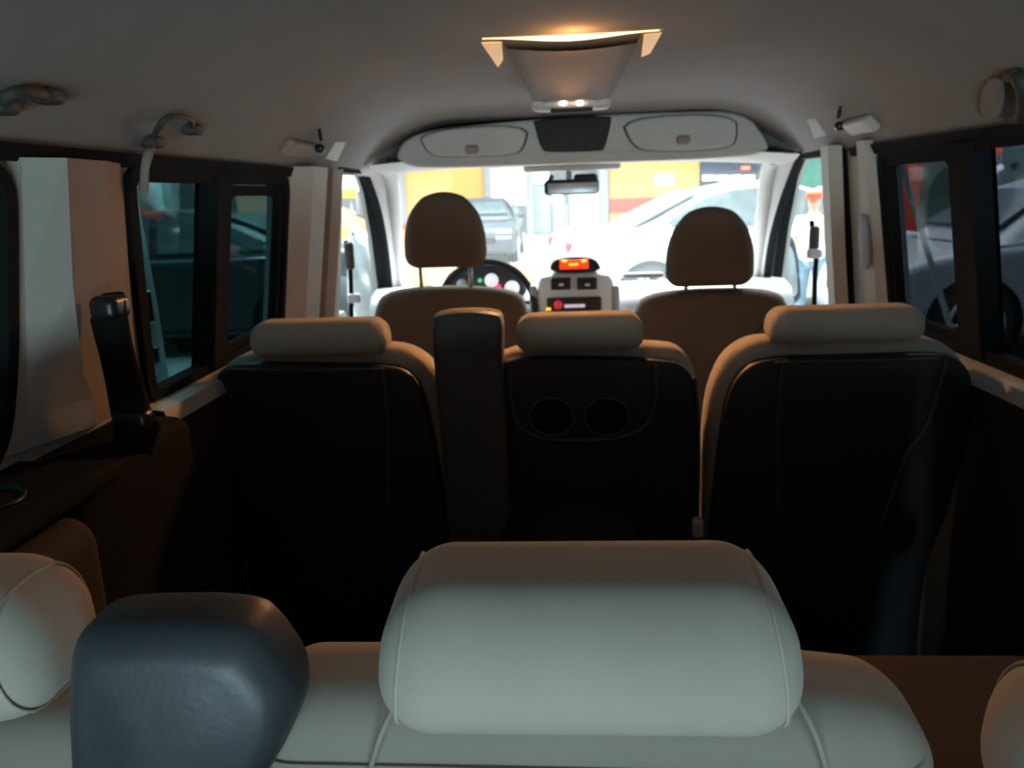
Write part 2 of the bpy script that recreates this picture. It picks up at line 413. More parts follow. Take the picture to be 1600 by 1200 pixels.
# door cards below the side windows
def sill(idx, s, y0, y1, zt, zb, m, m2):
    wallskin('trim_%d' % idx, s, [(zt+.002, [(y0, .0), (y1, .0)]), (zt-.004, [(y0, .05), (y1, .05)]), (zt-.03, [(y0, .062), (y1, .062)])], m2)
    wallskin('trim_%d' % (idx+1), s, [(zt-.03, [(y0, .06), (y1, .06)]), (.70, [(y0, .075), (y1, .075)]), (.36, [(y0, .10), (y1, .10)])], m)
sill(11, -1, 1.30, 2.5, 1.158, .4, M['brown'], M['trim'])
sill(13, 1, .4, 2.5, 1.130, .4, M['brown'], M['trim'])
# left rear quarter: dark ledge with cup recess, brown panel beneath
V, Fs = rbox((-.750, .66, 1.155), (.18, .68, .03), .012, 3, 3)
ledge = raw('ledge', V, Fs, M['rubber'], kind='structure'); ledge.name = 'trim_15'
raw('cup_recess', *bowl((-.745, .84, 1.1715), (0, 0, -1), .045, .02), M['black'], ledge)
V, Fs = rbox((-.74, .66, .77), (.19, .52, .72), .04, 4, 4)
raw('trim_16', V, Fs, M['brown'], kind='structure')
V, Fs = rbox((-.760, 1.09, .76), (.15, .36, .80), .03, 3, 3)
raw('trim_17', V, Fs, M['rubber'], kind='structure')

# tailgate with tinted glass behind the camera
tg = structure('door_1', 'tailgate with tinted glass behind the rear seats')
TGo = [(-.86, .33), (.86, .33), (.80, 1.62), (.5, 1.80), (-.5, 1.80), (-.80, 1.62)]
TGi = rrect2(-.66, .66, .98, 1.60, .08)
plate('door_panel', TGo, [TGi], lambda a, b, d: Vector((a, -.35-d, b)), .04, M['trim'], tg)
plate('pane', shrink(TGi, -.01), [], lambda a, b, d: Vector((a, -.37-d, b)), .004, M['g_rear'], tg)

# windscreen, header, A pillars
HZ = 1.575
top = [at(612, 268, 2.92), at(1190, 256, 2.92)]
ws = structure('window_7', 'clear windscreen')
WT, WB = (-.64, 2.95, 1.59), (-.76, 3.55, 1.10)
P = [Vector((-.66, 2.93, 1.60)), Vector((.68, 2.93, 1.59)), Vector((.80, 3.58, 1.05)), Vector((-.80, 3.58, 1.05))]
raw('pane', *prism(P, (0, .004, .004)), M['g_clear'], ws, smooth=False)
def band(name, A, B, m, **k):
    V = [*A, *B]; n = len(A); return raw(name, V, [(i, i+1, n+i+1, n+i) for i in range(n-1)], m, **k)
# header loft: from beneath the storage shelf forward to the glass
hx = [-.66+1.34*i/24 for i in range(25)]
rows = []
for (y, dz) in ((2.70, 0), (2.76, -.018), (2.84, -.028), (2.92, -.018), (2.95, .01), (3.0, .05)):
    rows.append([Vector((x*(1.04 if y < 2.8 else 1.), y, 1.620-.02*(abs(x)/.66)**3+dz - .006*(x/.66))) for x in hx])
V = [p for r in rows for p in r]; n = 25
Fs = [(j*n+i, j*n+i+1, (j+1)*n+i+1, (j+1)*n+i) for j in range(len(rows)-1) for i in range(n-1)]
raw('trim_18', V, Fs, M['trim'], kind='structure')
for idx, s in ((19, -1), (20, 1)):
    # A pillar: pale trim along the glass, black seal along the door
    if s < 0: A = [(598, 258, 2.84), (612, 275, 2.94), (616, 320, 3.08), (621, 390, 3.28), (626, 450, 3.42), (630, 520, 3.46)]; B = [(562, 256, 2.78), (578, 290, 2.90), (594, 340, 3.06), (606, 420, 3.26), (612, 500, 3.38), (612, 560, 3.38)]
    else: A = [(1208, 246, 2.84), (1200, 262, 2.94), (1194, 320, 3.08), (1186, 390, 3.28), (1180, 450, 3.42), (1178, 520, 3.46)]; B = [(1256, 236, 2.74), (1240, 270, 2.88), (1218, 330, 3.02), (1203, 390, 3.2), (1196, 460, 3.34), (1194, 540, 3.36)]
    path = chaikin([at(*p) for p in A], 2, False); path2 = chaikin([at(*p) for p in B], 2, False)
    raw('trim_%d' % idx, *tube(path, .026, 10), M['trim'], kind='structure')
    raw('trim_%d' % (idx+2), *tube(path2, .015, 8), M['rubber'], kind='structure')
    n = len(path); V = path+path2
    raw('trim_%d' % (idx+10), V+[p+Vector((0, .01, 0)) for p in V], [(i, i+1, n+i+1, n+i) for i in range(n-1)], M['trim'], kind='structure')
    # corner filler between ceiling side and header
    A = [Vector((s*.745, 2.68, 1.58)), Vector((s*.70, 2.68, 1.66)), Vector((s*.56, 2.69, 1.735))]
    B = [Vector((s*.70, 2.94, 1.57)), Vector((s*.66, 2.93, 1.62)), Vector((s*.60, 2.92, 1.68))]
    raw('trim_%d' % (idx+4), [*A, *B], [(0, 1, 4, 3), (1, 2, 5, 4)], M['trim'], kind='structure', smooth=False)
raw('trim_26', *box((0, 2.985, 1.70), (1.50, .03, .19)), M['liner'], kind='structure', smooth=False)
for s_, i_ in ((-1, 27), (1, 28)): raw('trim_%d' % i_, *box((s_*.735, 2.83, 1.70), (.03, .32, .20)), M['liner'], kind='structure', smooth=False)
# roof skin over the cab
raw('trim_25', *box((0, 2.85, 1.79), (1.5, .45, .02)), M['liner'], kind='structure', smooth=False)
# door cards of the two front doors
for idx, s in ((2, -1), (3, 1)):
    d = structure('door_%d' % idx, ('left' if s < 0 else 'right')+' front door card')
    raw('door_panel', *prism([W(s, 2.50, .4, -.004), W(s, 3.40, .4, -.004), W(s, 3.38, 1.03, -.004), W(s, 2.50, .99, -.004)], (-s*.05, 0, 0), .02, 3), M['dash'], d)
    raw('armrest', *rbox(W(s, 2.95, .80, -.09), (.07, .5, .07), .03, 3, 3), M['darktrim'], d)

# ================================================================== OVERHEAD STORAGE
sh = thing('overhead_shelf', 'grey overhead storage shelf above the windscreen with two bins and dark pocket', 'storage shelf', (0, 2.70, 1.68))
SY = 2.69
def face(px, py, off=0): return at(px, py, SY, off)
out = chaikin([face(640, 206), face(760, 192), face(905, 180), face(1060, 173), face(1165, 172), face(1200, 215), face(1205, 240), face(1120, 248), face(900, 255), face(700, 262), face(640, 262), face(612, 245)], 2)
raw('shelf_body', *prism([p+Vector((0, .012, 0)) for p in out], (0, .12, 0), .012, 3), M['trim'], sh)
for L in ([(652, 205), (825, 192), (818, 232), (800, 243), (690, 246), (668, 238)], [(972, 184), (1148, 176), (1152, 215), (1138, 233), (1010, 238), (985, 222)]):
    P = chaikin([face(*p) for p in L], 2)
    c = sum(P, Vector())/len(P)
    rim = raw('bin_seam', *prism([c+(p-c)*1.035+Vector((0, .006, 0)) for p in P], (0, .012, 0), .002, 2), M['darktrim'], sh)
    dr = raw('bin_door', *prism([p+Vector((0, -.006, 0)) for p in P], (0, .02, 0), .008, 3, .003), M['trim'], sh)
    kx = 738 if L[0][0] < 700 else 1067
    ky = 234 if L[0][0] < 700 else 219
    k0 = face(kx, ky)
    raw('knob', *rbox(k0+Vector((0, -.012, 0)), (.045, .022, .028), .011, 4, 2), M['beige'], dr)
P = chaikin([face(833, 186), face(955, 180), face(955, 192), face(945, 233), (face(938, 236)), face(856, 238), (face(846, 234)), face(836, 200)], 1)
pk = raw('pocket', *prism([p+Vector((0, -.004, 0)) for p in P], (0, .03, 0), .006, 2), M['pocket'], sh)
# visor stubs under the shelf
for (pa, pb) in (((640, 258), (815, 251)), ((975, 247), (1095, 247))):
    a, b = at(*pa, 2.84), at(*pb, 2.84)
    v = raw('sun_visor', *rbox((0, 0, 0), ((b-a).length, .10, .014), .006, 3, 3), M['darktrim'])
    v.location = (a+b)/2+Vector((0, .02, .0))
    tag(v, 'thin folded grey sun visor above the '+('driver' if pa[0] < 800 else 'passenger')+' half of the windscreen', 'sun visor')

# ================================================================== CEILING CONSOLE / LAMP
cl = thing('ceiling_lamp', 'tapering ceiling console with glowing amber rear slot and two warm spots', 'ceiling lamp', (-.03, 1.9, 1.78))
def cp(px, py, z): r = ray(px, py); return CAM+r*((z-CAM.z)/r.z)
za, zb = 1.765, at(893, 156, 2.23).z
A0, A1 = cp(782, 68, za), cp(1005, 54, za)
B0, B1 = cp(838, 160, zb), cp(952, 155, zb)
B0.y = B1.y = 2.23
B0.x, B1.x = -.125, .075
A0.y = A1.y = 1.605
A0.x, A1.x = -.155, .09
pan = []
for j in range(13):
    t = j/12; a = A0.lerp(B0, t); b = A1.lerp(B1, t)
    row = [Vector((a.x-.012, a.y, ceil_z(a.x, a.y)+.002))]
    for i in range(9):
        u = i/8; p = a.lerp(b, u); p.z = (za+(zb-za)*t)-.006*math.sin(math.pi*u); 
        if j == 0: p.y += .02*math.sin(math.pi*u)
        row.append(p)
    row.append(Vector((b.x+.012, b.y, ceil_z(b.x, b.y)+.002)))
    pan.append(row)
nn = 11; V = [p for r in pan for p in r]; Fs = [(j*nn+i, j*nn+i+1, (j+1)*nn+i+1, (j+1)*nn+i) for j in range(12) for i in range(nn-1)]
raw('console_panel', V, Fs, M['liner'], cl)
# front end block with the lamps
raw('lamp_housing', *rbox(((B0.x+B1.x)/2, 2.27, 1.735), (.215, .09, .045), .02, 4, 4), M['trim'], cl)
for px in (880, 906):
    p = at(px, 161, 2.215); raw('lamp_lens', *rbox(p, (.017, .012, .010), .004, 3, 1), M['e_lamp'], cl)
raw('indicator', *rbox(at(893, 161, 2.215), (.007, .008, .005), .002, 2, 1), M['e_dim'], cl)
for px, py in ((851, 161), (935, 157)): raw('indicator', *rbox(at(px, py, 2.215), (.010, .008, .005), .002, 2, 1), M['trim'], cl)
raw('console_vent', *rbox(at(893, 172, 2.215), (.11, .02, .010), .004, 2, 1), M['darktrim'], cl)
# glowing slot: crescent between ceiling and panel's rear edge
top_, bot = [], []
for i in range(21):
    u = i/20; x = -.20+.33*u; bow = math.sin(math.pi*u)
    top_.append(Vector((x, 1.612, ceil_z(x, 1.6)+.002)))
    bot.append(Vector((x, 1.600+.008*bow, ceil_z(x, 1.6)-.001-.0085*bow**2.3)))
V = top_+bot; n = 21
raw('light_slot', V+[p+Vector((0, .006, 0)) for p in V], [(i, i+1, n+i+1, n+i) for i in range(n-1)]+[(2*n+i, 3*n+i, 3*n+i+1, 2*n+i+1) for i in range(n-1)], M['e_slot'], cl)
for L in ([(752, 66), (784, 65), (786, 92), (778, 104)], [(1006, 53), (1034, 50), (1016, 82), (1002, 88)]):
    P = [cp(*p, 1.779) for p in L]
    raw('spill_glow', *prism(P, (0, 0, -.002)), M['e_spill'], cl, smooth=False)  # glowing triangles stand in for slot light spilling onto the ceiling
def spot(name, loc, e, size, col=(1, .43, .13), typ='POINT'):
    l = bpy.data.lights.new(name, typ); l.energy = e; l.color = col; l.shadow_soft_size = size
    o = bpy.data.objects.new(name, l); C.objects.link(o); o.location = loc; return o
rl_ = spot('reading_light', (-.03, 2.20, 1.70), 17, .03, typ='SPOT')
rl_.data.spot_size = math.radians(124); rl_.data.spot_blend = 1.0; rl_.rotation_euler = (math.radians(-44), 0, 0)
spot('slot_light', (-.03, 1.57, 1.75), .22, .02)

# ================================================================== CEILING FITTINGS
def grab(name, label, P, r=.009, m='fitting', base=None):
    t = thing(name, label, 'grab handle', P[0])
    raw('handle_bar', *tube(chaikin(P, 2, False), r, 8), M[m], t)
    for p in (P[0], P[-1]): raw('mount', *rbox(p, (.03, .035, .02), .008, 3, 1), M[m], t)
    return t
def cs(px, py, d=.0):
    """point on the ceiling surface under that pixel"""
    r = ray(px, py); t = .3
    while t < 6:
        p = CAM+r*t
        if p.z > ceil_z(p.x, p.y)-d: return p
        t += .004
    return p
grab('grab_handle', 'dark looped grab handle on the ceiling above the left sliding window', [cs(238, 222, .012), cs(246, 200, .03), cs(262, 180, .035), cs(300, 184, .03), cs(300, 202, .012)], .0045)
st = raw('handle_strap', *tube([cs(236, 226, .012), at(232, 240, 1.27), at(226, 262, 1.27), at(224, 300, 1.27)], .0085, 6, .35), M['beige'])
tag(st, 'short brown strap dangling over the top corner of left sliding window', 'strap')
grab('grab_handle', 'low dark grab handle at the far left edge of the ceiling', [cs(2, 166, .012), cs(10, 148, .03), cs(50, 142, .03), cs(74, 150, .012)], .008)
# reading lamp and hook units
def hook_unit(label, px, s):
    c = cs(px[0], px[1], .012)
    t = thing('coat_hook_lamp', label, 'ceiling fitting', c)
    b = raw('base', *rbox((0, 0, 0), (.045, .17, .022), .010, 4, 2), M['beige'] if s < 0 else M['trim'], t)
    b.location = c; b.rotation_euler = (0, s*.75, 0)
    c2 = cs(px[2], px[3], .02)
    raw('button', *rbox(c2, (.026, .026, .022), .010, 3, 1), M['black'], t)
    P = [cs(px[2]-s*2, px[3]-14, .02), cs(px[2], px[3]-24, .03), cs(px[2]+s*1, px[3]-30, .02)]
    raw('hook', *tube(P, .005, 6), M['darktrim'], t)
    p3 = [at(px[4], px[5], c2.y), at(px[4]+16*(-s), px[5]-26, c2.y), at(px[4]+32*(-s), px[5]-26, c2.y), at(px[4]+18*(-s), px[5]+4, c2.y)]
    raw('flap', *prism(p3, (0, .005, 0), .001, 1), M['whitewall'], t)
hook_unit('brown ceiling fitting with black button and pale flap on the left side', (465, 232, 500, 232, 508, 248), -1)
hook_unit('pale ceiling fitting with black button and flap on the right side', (1345, 196, 1312, 197, 1292, 212), 1)
grab('grab_handle', 'dark grab handle with pale cover at the right edge of the ceiling', [cs(1586, 118, .012), cs(1597, 126, .03), cs(1603, 160, .03), cs(1596, 184, .012)], .012)
gc = raw('handle_cover', *prism(chaikin([cs(1534, 124, .01), cs(1574, 118, .01), cs(1566, 182, .01), cs(1530, 176, .01)], 2), (0, 0, -.008), .002, 2), M['liner'])
tag(gc, 'flat grey cover flap beside the right edge ceiling handle', 'cover')

# ================================================================== REAR-VIEW MIRROR
mr = thing('rear_view_mirror', 'interior rear view mirror with dark sensor mount hanging from windscreen top', 'mirror', at(897, 285, 2.9))
raw('mirror_housing', *rbox(at(893, 292, 2.88), (.19, .03, .052), .014, 4, 3), M['darktrim'], mr)
raw('mirror_glass', *rbox(at(895, 294, 2.862), (.172, .004, .036), .002, 2, 2), M['mirror'], mr)
raw('mirror_stem', *tube([at(888, 262, 2.96), at(889, 280, 2.90)], .010, 8), M['greycol'], mr)
raw('sensor_pod', *rbox(at(915, 278, 2.93), (.085, .05, .028), .012, 3, 2), M['black'], mr)
raw('mount_arm', *tube([at(862, 276, 2.93), at(856, 292, 2.90)], .010, 8), M['black'], mr)
raw('mount_cover', *rbox(at(893, 262, 2.93), (.34, .10, .022), .010, 3, 3), M['trim'], mr)

# ================================================================== DASHBOARD
db = thing('dashboard', 'pale grey dashboard with centre stack and instrument binnacle', 'dashboard', (0, 3.1, .9))
rows = []; xs = [-.80+1.60*i/32 for i in range(33)]
prof = [(3.02, .72), (2.98, .95), (2.99, 1.08), (3.04, 1.125), (3.14, 1.145), (3.30, 1.135), (3.60, 1.09)]
for (y, z) in prof: rows.append([Vector((x, y+.03*(x/.8)**2, z+(.02 if abs(x+.42) < .17 and 1.0 < z else 0))) for x in xs])
n = 33; V = [p for r in rows for p in r]
Fs = [(j*n+i, j*n+i+1, (j+1)*n+i+1, (j+1)*n+i) for j in range(len(rows)-1) for i in range(n-1)]
raw('dash_top', V, Fs, M['dash'], db)
DY = 2.93
# centre stack
P = chaikin([at(846, 428, DY), at(950, 424, DY), at(962, 445, DY), at(966, 520, DY), at(840, 524, DY), at(838, 450, DY)], 1)
cst = raw('centre_stack', *prism(P, (0, .12, 0), .012, 3), M['silver'], db)
P = chaikin([at(857, 427, DY), at(862, 409, DY), at(878, 401, DY), at(920, 400, DY), at(934, 408, DY), at(942, 425, DY)], 2)
hood = raw('display_hood', *prism([p+Vector((0, -.012, 0)) for p in P], (0, .13, 0), .006, 3), M['black'], db)
raw('display', *rbox(at(897, 413, DY-.016), (.104, .006, .034), .003, 2, 1), M['e_red'], hood)
for px, py, ww in ((882, 408, .018), (896, 413, .034), (912, 408, .018)):
    raw('display_segment', *rbox(at(px, py, DY-.021), (ww, .004, .009), .002, 2, 1), M['e_amber'], hood)
for px in (876, 917):
    v = raw('air_vent', *rbox(at(px, 443, DY-.004), (.072, .02, .044), .004, 2, 1), M['black'], db)
    for k in range(3): raw('vent_slat', *rbox(at(px, 436+k*7, DY-.016), (.062, .006, .003), .001, 1, 1), M['darktrim'], v)
    raw('vent_tab', *rbox(at(px+1, 445, DY-.020), (.018, .010, .009), .003, 2, 1), M['silver'], v)
rad = raw('radio', *rbox(at(897, 475, DY-.004), (.20, .03, .050), .006, 2, 2), M['black'], db)
raw('radio_knob', *cyl(at(872, 476, DY-.018), (0, -1, 0), .016, .014, 20), M['e_pinkd'] if 'e_pinkd' in M else mat('knob_red', (.5, .03, .03), .4, emit=(.5, .02, .03), es=.35), rad)
raw('radio_display', *rbox(at(898, 478, DY-.022), (.075, .004, .012), .002, 1, 1), mat('radio_lit_text', (.4, .35, .4), .4, emit=(.5, .42, .5), es=.5, var=.4, vscale=120), rad)
raw('radio_button', *rbox(at(857, 483, DY-.022), (.018, .006, .010), .003, 2, 1), M['e_amber'], rad)
for px in (834, 962):
    raw('stack_pillar', *rbox(at(px, 478, DY+.02), (.028, .06, .16), .012, 3, 2), M['greycol'], db)
raw('passenger_vent', *rbox(at(1004, 430, 3.02), (.15, .04, .020), .008, 3, 2), M['greycol'], db)
# instrument binnacle
P = chaikin([at(690, 452, 3.0), at(700, 424, 3.0), at(735, 412, 3.0), at(790, 414, 3.0), at(818, 432, 3.0), at(826, 470, 3.0), at(690, 474, 3.0)], 2)
bn = raw('instrument_binnacle', *prism(P, (0, .16, 0), .010, 3), M['blue_paint'], db)
for px, py, rr, m in ((768, 438, .026, 'e_gauge'), (800, 450, .028, 'e_gauge'), (722, 444, .020, 'silver')):
    raw('gauge', *cyl(at(px, py, 2.998), (0, -1, 0), rr, .006, 24), M[m], bn)
raw('tell_tale', *cyl(at(750, 438, 2.996), (0, -1, 0), .008, .006, 14), M['e_green'], bn)
raw('tell_tale', *cyl(at(779, 448, 2.99), (0, -1, 0), .010, .006, 14), M['e_pink'], bn)
# steering wheel
swc = at(760, 484, 2.92); sw = thing('steering_wheel', 'black steering wheel seen behind the driver seat', 'steering wheel', swc)
R = .178; ring_ = []
for i in range(48):
    a = 2*math.pi*i/48; ring_.append(swc+Vector((R*math.cos(a), -.42*R*math.sin(a)*-1*.6, R*math.sin(a)*.97)))
raw('rim', *tube(ring_, .0125, 10, closed=True), M['darktrim'], sw)
raw('hub', *rbox(swc+Vector((0, .04, -.02)), (.15, .05, .12), .024, 4, 2), M['darktrim'], sw)
for dx in (-1, 1): raw('spoke', *tube([swc+Vector((dx*.06, .03, 0)), swc+Vector((dx*R, 0, -.01))], .013, 8), M['silver'], sw)
stk = raw('column_stalk', *tube([swc+Vector((.05, .07, .02)), at(826, 472, 2.95), at(832, 474, 2.95)], .008, 8), M['black'])
tag(stk, 'thin black column stalk right of the steering wheel', 'stalk')

# ================================================================== SEATS
def px_outline(L, Y, sl=0, n=2): return chaikin([at(a, b, Y, 0, sl) for a, b in L], n)
def headrest(parent, c, w, d, h, r, m, taper=0., arch=0., lean=0., seam=True, name='headrest', round_top=0, wedge=0.):
    def f(p):
        t = (p.z/h)+.5
        p = Vector((p.x, p.y, p.z+p.y*wedge*max(0, t-.15)))
        k = 1-taper*t
        if round_top: k *= 1-round_top*max(0, t-.35)**2/.42
        return (p.x*k, p.y*(1-.15*abs(t-.5))-lean*t, p.z+arch*(1-(2*p.x/w)**2)*t)
    V, Fs = rbox(c, (w, d, h), r, 6, 8, f)
    hd = raw(name, V, Fs, m, parent)
    if seam:
        for s in (-1, 1):
            P = []
            xx = s*(w/2-r*.42)
            for i in range(40):
                a = 2*math.pi*i/40
                rr = r*.99
                dy = (d/2-rr)*max(-1, min(1, math.cos(a)*2.5)); dz = (h/2-rr)*max(-1, min(1, math.sin(a)*2.5))
                q = Vector((xx, dy+math.cos(a)*rr*.835, dz+math.sin(a)*rr*.835)); P.append(Vector(c)+Vector(f(q)))
            raw('piping', *tube(P, .0016, 6, closed=True), m, hd)
    return hd

# --- front seats
def front_seat(label, Lb, hc, hw, hh, fab, posts, Y=2.5):
    base = at(sum(p[0] for p in Lb)/len(Lb), 520, Y+.25); base.z = .36
    t = thing('front_seat', label, 'car seat', base, group='front seats')
    P = px_outline(Lb, Y, .18)
    bk = raw('backrest', *prism(P, (0, .13, 0), .045, 5, .015, .01), fab, t)
    x0 = min(p.x for p in P); x1 = max(p.x for p in P)
    cc = Vector(((x0+x1)/2, Y+.31, .78)); raw('seat_cushion', *rbox(cc, (x1-x0, .36, .14), .06, 5, 3), fab, t)
    raw('seat_base', *rbox((cc.x, Y+.29, .53), (.40, .30, .34), .03, 3, 2), M['darktrim'], t)
    P2 = [p.lerp(sum(P, Vector())/len(P), .12)+Vector((0, -.004, -.05)) for p in P]
    h = headrest(t, hc, hw, .10, hh, .045, fab, taper=.02, round_top=.30, arch=.03, seam=False)
    for s in posts:
        q = at(s[0], s[1], Y+.05); raw('headrest_post', *tube([q+Vector((0, 0, .05)), q+Vector((0, .01, -.06))], .0065, 8), M['steel'], t)
    return t
dLb = [(578, 560), (580, 482), (600, 456), (700, 449), (800, 455), (824, 478), (828, 560), (828, 900), (578, 900)]
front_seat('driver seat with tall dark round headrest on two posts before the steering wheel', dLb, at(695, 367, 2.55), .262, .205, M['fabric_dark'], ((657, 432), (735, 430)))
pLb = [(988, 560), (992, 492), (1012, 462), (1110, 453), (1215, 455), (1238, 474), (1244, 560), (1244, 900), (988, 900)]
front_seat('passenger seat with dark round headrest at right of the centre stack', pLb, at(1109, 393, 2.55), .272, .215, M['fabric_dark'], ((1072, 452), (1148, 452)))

# --- middle row
MY, SLP = 1.53, .16
def shell_seat(label, fab_out, sh_out, hb, group='middle row seats'):
    cx = sum(p[0] for p in fab_out)/len(fab_out)
    b = at(cx, 700, MY); base = Vector((b.x, MY+.3, .36))
    t = thing('middle_seat', label, 'car seat', base, group=group)
    P = px_outline(fab_out, MY+.03, SLP)
    raw('backrest', *prism(P, (0, .11, 0), .035, 5, 0, .02), M['fabric'], t)
    P2 = px_outline(sh_out, MY, SLP)
    s = raw('back_shell', *prism(P2, (0, .05, 0), .010, 3, .004), M['shell'], t)
    x0 = min(p.x for p in P); x1 = max(p.x for p in P)
    raw('seat_cushion', *rbox(((x0+x1)/2, MY+.36, .76), (x1-x0-.10, .50, .13), .05, 4, 3), M['fabric'], t)
    for dx in (-1, 1):
        for dy in (.18, .50):
            raw('leg', *rbox(((x0+x1)/2+dx*(x1-x0)*.36, MY+dy, .53), (.035, .05, .34), .012, 2, 1), M['darktrim'], t)
    a, c, bt = hb
    pa, pb = at(a[0], a[1], MY+.03), at(c[0], c[1], MY+.03)
    w_ = (pb.x-pa.x); h_ = pa.z-at(a[0], bt, MY+.03).z
    hc = Vector(((pa.x+pb.x)/2, MY+.035, (pa.z+pb.z)/2-h_/2))
    headrest(t, hc, w_, .10, h_, h_*.42, M['fabric'], taper=.05, seam=False)
    for dx in (-.3, .3): raw('headrest_post', *tube([hc+Vector((dx*w_, .03, -.02)), hc+Vector((dx*w_, .04, -.09))], .006, 8), M['black'], t)
    return t, s
ls, lshell = shell_seat('left seat of the middle row, dark back shell and low tan headrest',
    [(352, 900), (338, 700), (328, 610), (345, 568), (400, 550), (600, 540), (655, 556), (690, 600), (714, 720), (728, 850), (728, 1150), (352, 1150)],
    [(392, 900), (368, 820), (352, 720), (330, 640), (332, 590), (360, 568), (480, 571), (610, 570), (650, 590), (668, 640), (690, 760), (702, 840), (700, 1150), (400, 1150)],
    ((391, 502), (607, 496), 557))
cs_, cshell = shell_seat('centre seat of the middle row with two cup holders in its dark back',
    [(744, 900), (750, 700), (768, 580), (790, 545), (1040, 539), (1080, 556), (1094, 610), (1098, 700), (1096, 1150), (744, 1150)],
    [(744, 900), (750, 700), (775, 580), (790, 560), (1030, 562), (1075, 572), (1092, 610), (1096, 700), (1092, 1150), (744, 1150)],
    ((803, 491), (1007, 487), 548))
rs, rshell = shell_seat('right seat of the middle row, dark back shell and tan headrest, by right window',
    [(1102, 900), (1102, 830), (1104, 650), (1130, 570), (1168, 538), (1210, 530), (1440, 524), (1498, 545), (1520, 580), (1515, 700), (1490, 900), (1480, 1150), (1102, 1150)],
    [(1108, 900), (1112, 830), (1130, 650), (1150, 590), (1190, 560), (1330, 558), (1480, 553), (1512, 570), (1524, 600), (1516, 680), (1485, 800), (1440, 900), (1430, 1150), (1108, 1150)],
    ((1198, 482), (1443, 474), 536))
def seam(parent, L, w=.0035, Y=MY, m='armpl'):
    raw('shell_rib', *tube(chaikin([at(a, b, Y-.004, 0, SLP) for a, b in L], 2, False), w, 6), M[m], parent)
seam(lshell, [(598, 575), (604, 620), (606, 700), (603, 860)])
seam(lshell, [(350, 577), (480, 579), (600, 577)], .003)
seam(rshell, [(1212, 566), (1340, 564), (1470, 560)], .003)
seam(rshell, [(1478, 563), (1464, 620), (1445, 675), (1416, 705), (1400, 760), (1372, 830)])
seam(rshell, [(1222, 570), (1214, 650), (1216, 800)], .0025)
seam(cshell, [(1024, 570), (1026, 620), (1018, 655), (994, 678), (940, 688), (860, 688), (822, 678), (800, 650), (796, 580)], .004)
seam(cshell, [(1086, 590), (1094, 680), (1090, 850)], .003)
for px in (862, 948):
    c = at(px, 650, MY-.006, 0, SLP)
    raw('cup_holder', *prism([c+Vector((.044*math.cos(a), -.0055, .038*math.sin(a))) for a in [2*math.pi*i/28 for i in range(28)]], (0, .004, 0)), M['rubber'], cs_)
    raw('cup_rim', *tube([c+Vector((.045*math.cos(a), -.006, .039*math.sin(a))) for a in [2*math.pi*i/28 for i in range(28)]], .0022, 6, closed=True), M['armpl'], cs_)
# folded-up armrest of the centre seat
P = px_outline([(700, 860), (690, 700), (678, 580), (673, 500), (690, 492), (730, 488), (778, 492), (784, 505), (783, 560), (790, 640), (800, 860)], MY-.03, SLP, 1)
am = raw('armrest', *prism(P, (0, .05, 0), .008, 3), M['armpl'], cs_)
am['label'] = 'upright dark armrest with tan padded edge'
P = px_outline([(702, 860), (692, 700), (680, 580), (672, 496), (690, 487), (730, 483), (776, 485), (787, 496), (786, 560), (795, 860)], MY+.022, SLP, 1)
raw('armrest_pad', *prism(P, (0, .04, 0), .012, 3), M['fabric'], am)
raw('back_pocket', *prism(px_outline([(838, 800), (985, 800), (1000, 870), (825, 870)], MY-.012, SLP, 1), (0, .02, 0), .005, 2), M['carpet'], cs_)
bk = thing('seat_belt_buckle', 'small pale buckle end between centre and right middle seats', 'buckle', at(1090, 822, MY))
raw('buckle', *rbox(at(1090, 824, MY+.0), (.022, .03, .040), .008, 3, 1), M['fabric'], bk)
raw('stalk', *tube([at(1090, 835, MY), at(1092, 880, MY+.02)], .008, 8), M['darktrim'], bk)

# --- rear bench (nearest the camera)
RB = thing('rear_bench', 'tan rear bench in the foreground with wide pale headrest and black armrest', 'bench seat', (-.25, .65, .36))
def back_block(parent, x0, x1, zt, y0, y1, name='backrest', rt=.05, sh=.0):
    w_ = x1-x0; zc = zt-.33
    def f(p):
        t = (p.z+.33)/.66
        return (p.x*(1-.10*max(0, t-.6)/.4*(1 if sh else .3)), p.y+.16*(.5-t)*1., p.z-sh*max(0, (p.x/(w_/2)))**3*max(0, t-.5)*2+p.y*.16*max(0, t-.6)/.4)
    V, Fs = rbox(((x0+x1)/2, (y0+y1)/2+.08, zc), (w_, y1-y0, .66), rt, 5, 8, f)
    return raw(name, V, Fs, M['fabric'], parent)
back_block(RB, -.335, .235, 1.143, .485, .61, rt=.05, sh=.02)
back_block(RB, -.74, -.345, 1.125, .475, .60, rt=.05)
# central insert panel behind the headrest
P = chaikin([Vector((-.225, .468, 1.02)), Vector((-.205, .470, 1.125)), Vector((-.175, .485, 1.158)), Vector((.075, .485, 1.158)), Vector((.105, .470, 1.12)), Vector((.125, .468, 1.02))], 2)
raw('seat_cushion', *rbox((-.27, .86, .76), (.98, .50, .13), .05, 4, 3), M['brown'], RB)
for x in (-.65, -.35, .0, .15): raw('leg', *rbox((x, .80, .53), (.04, .30, .34), .012, 2, 1), M['darktrim'], RB)
hr = headrest(RB, (-.048, .508, 1.193), .298, .134, .106, .046, M['fabric'], taper=.08, lean=-.01, seam=True, wedge=.14)
hr['label'] = 'wide pale headrest nearest the camera'
for dx in (-.09, .09): raw('headrest_post', *tube([(-.048+dx, .56, 1.17), (-.048+dx, .57, 1.05)], .006, 8), M['steel'], RB)
hl = headrest(RB, (-.575, .52, 1.190), .30, .13, .11, .050, M['fabric'], taper=.10)
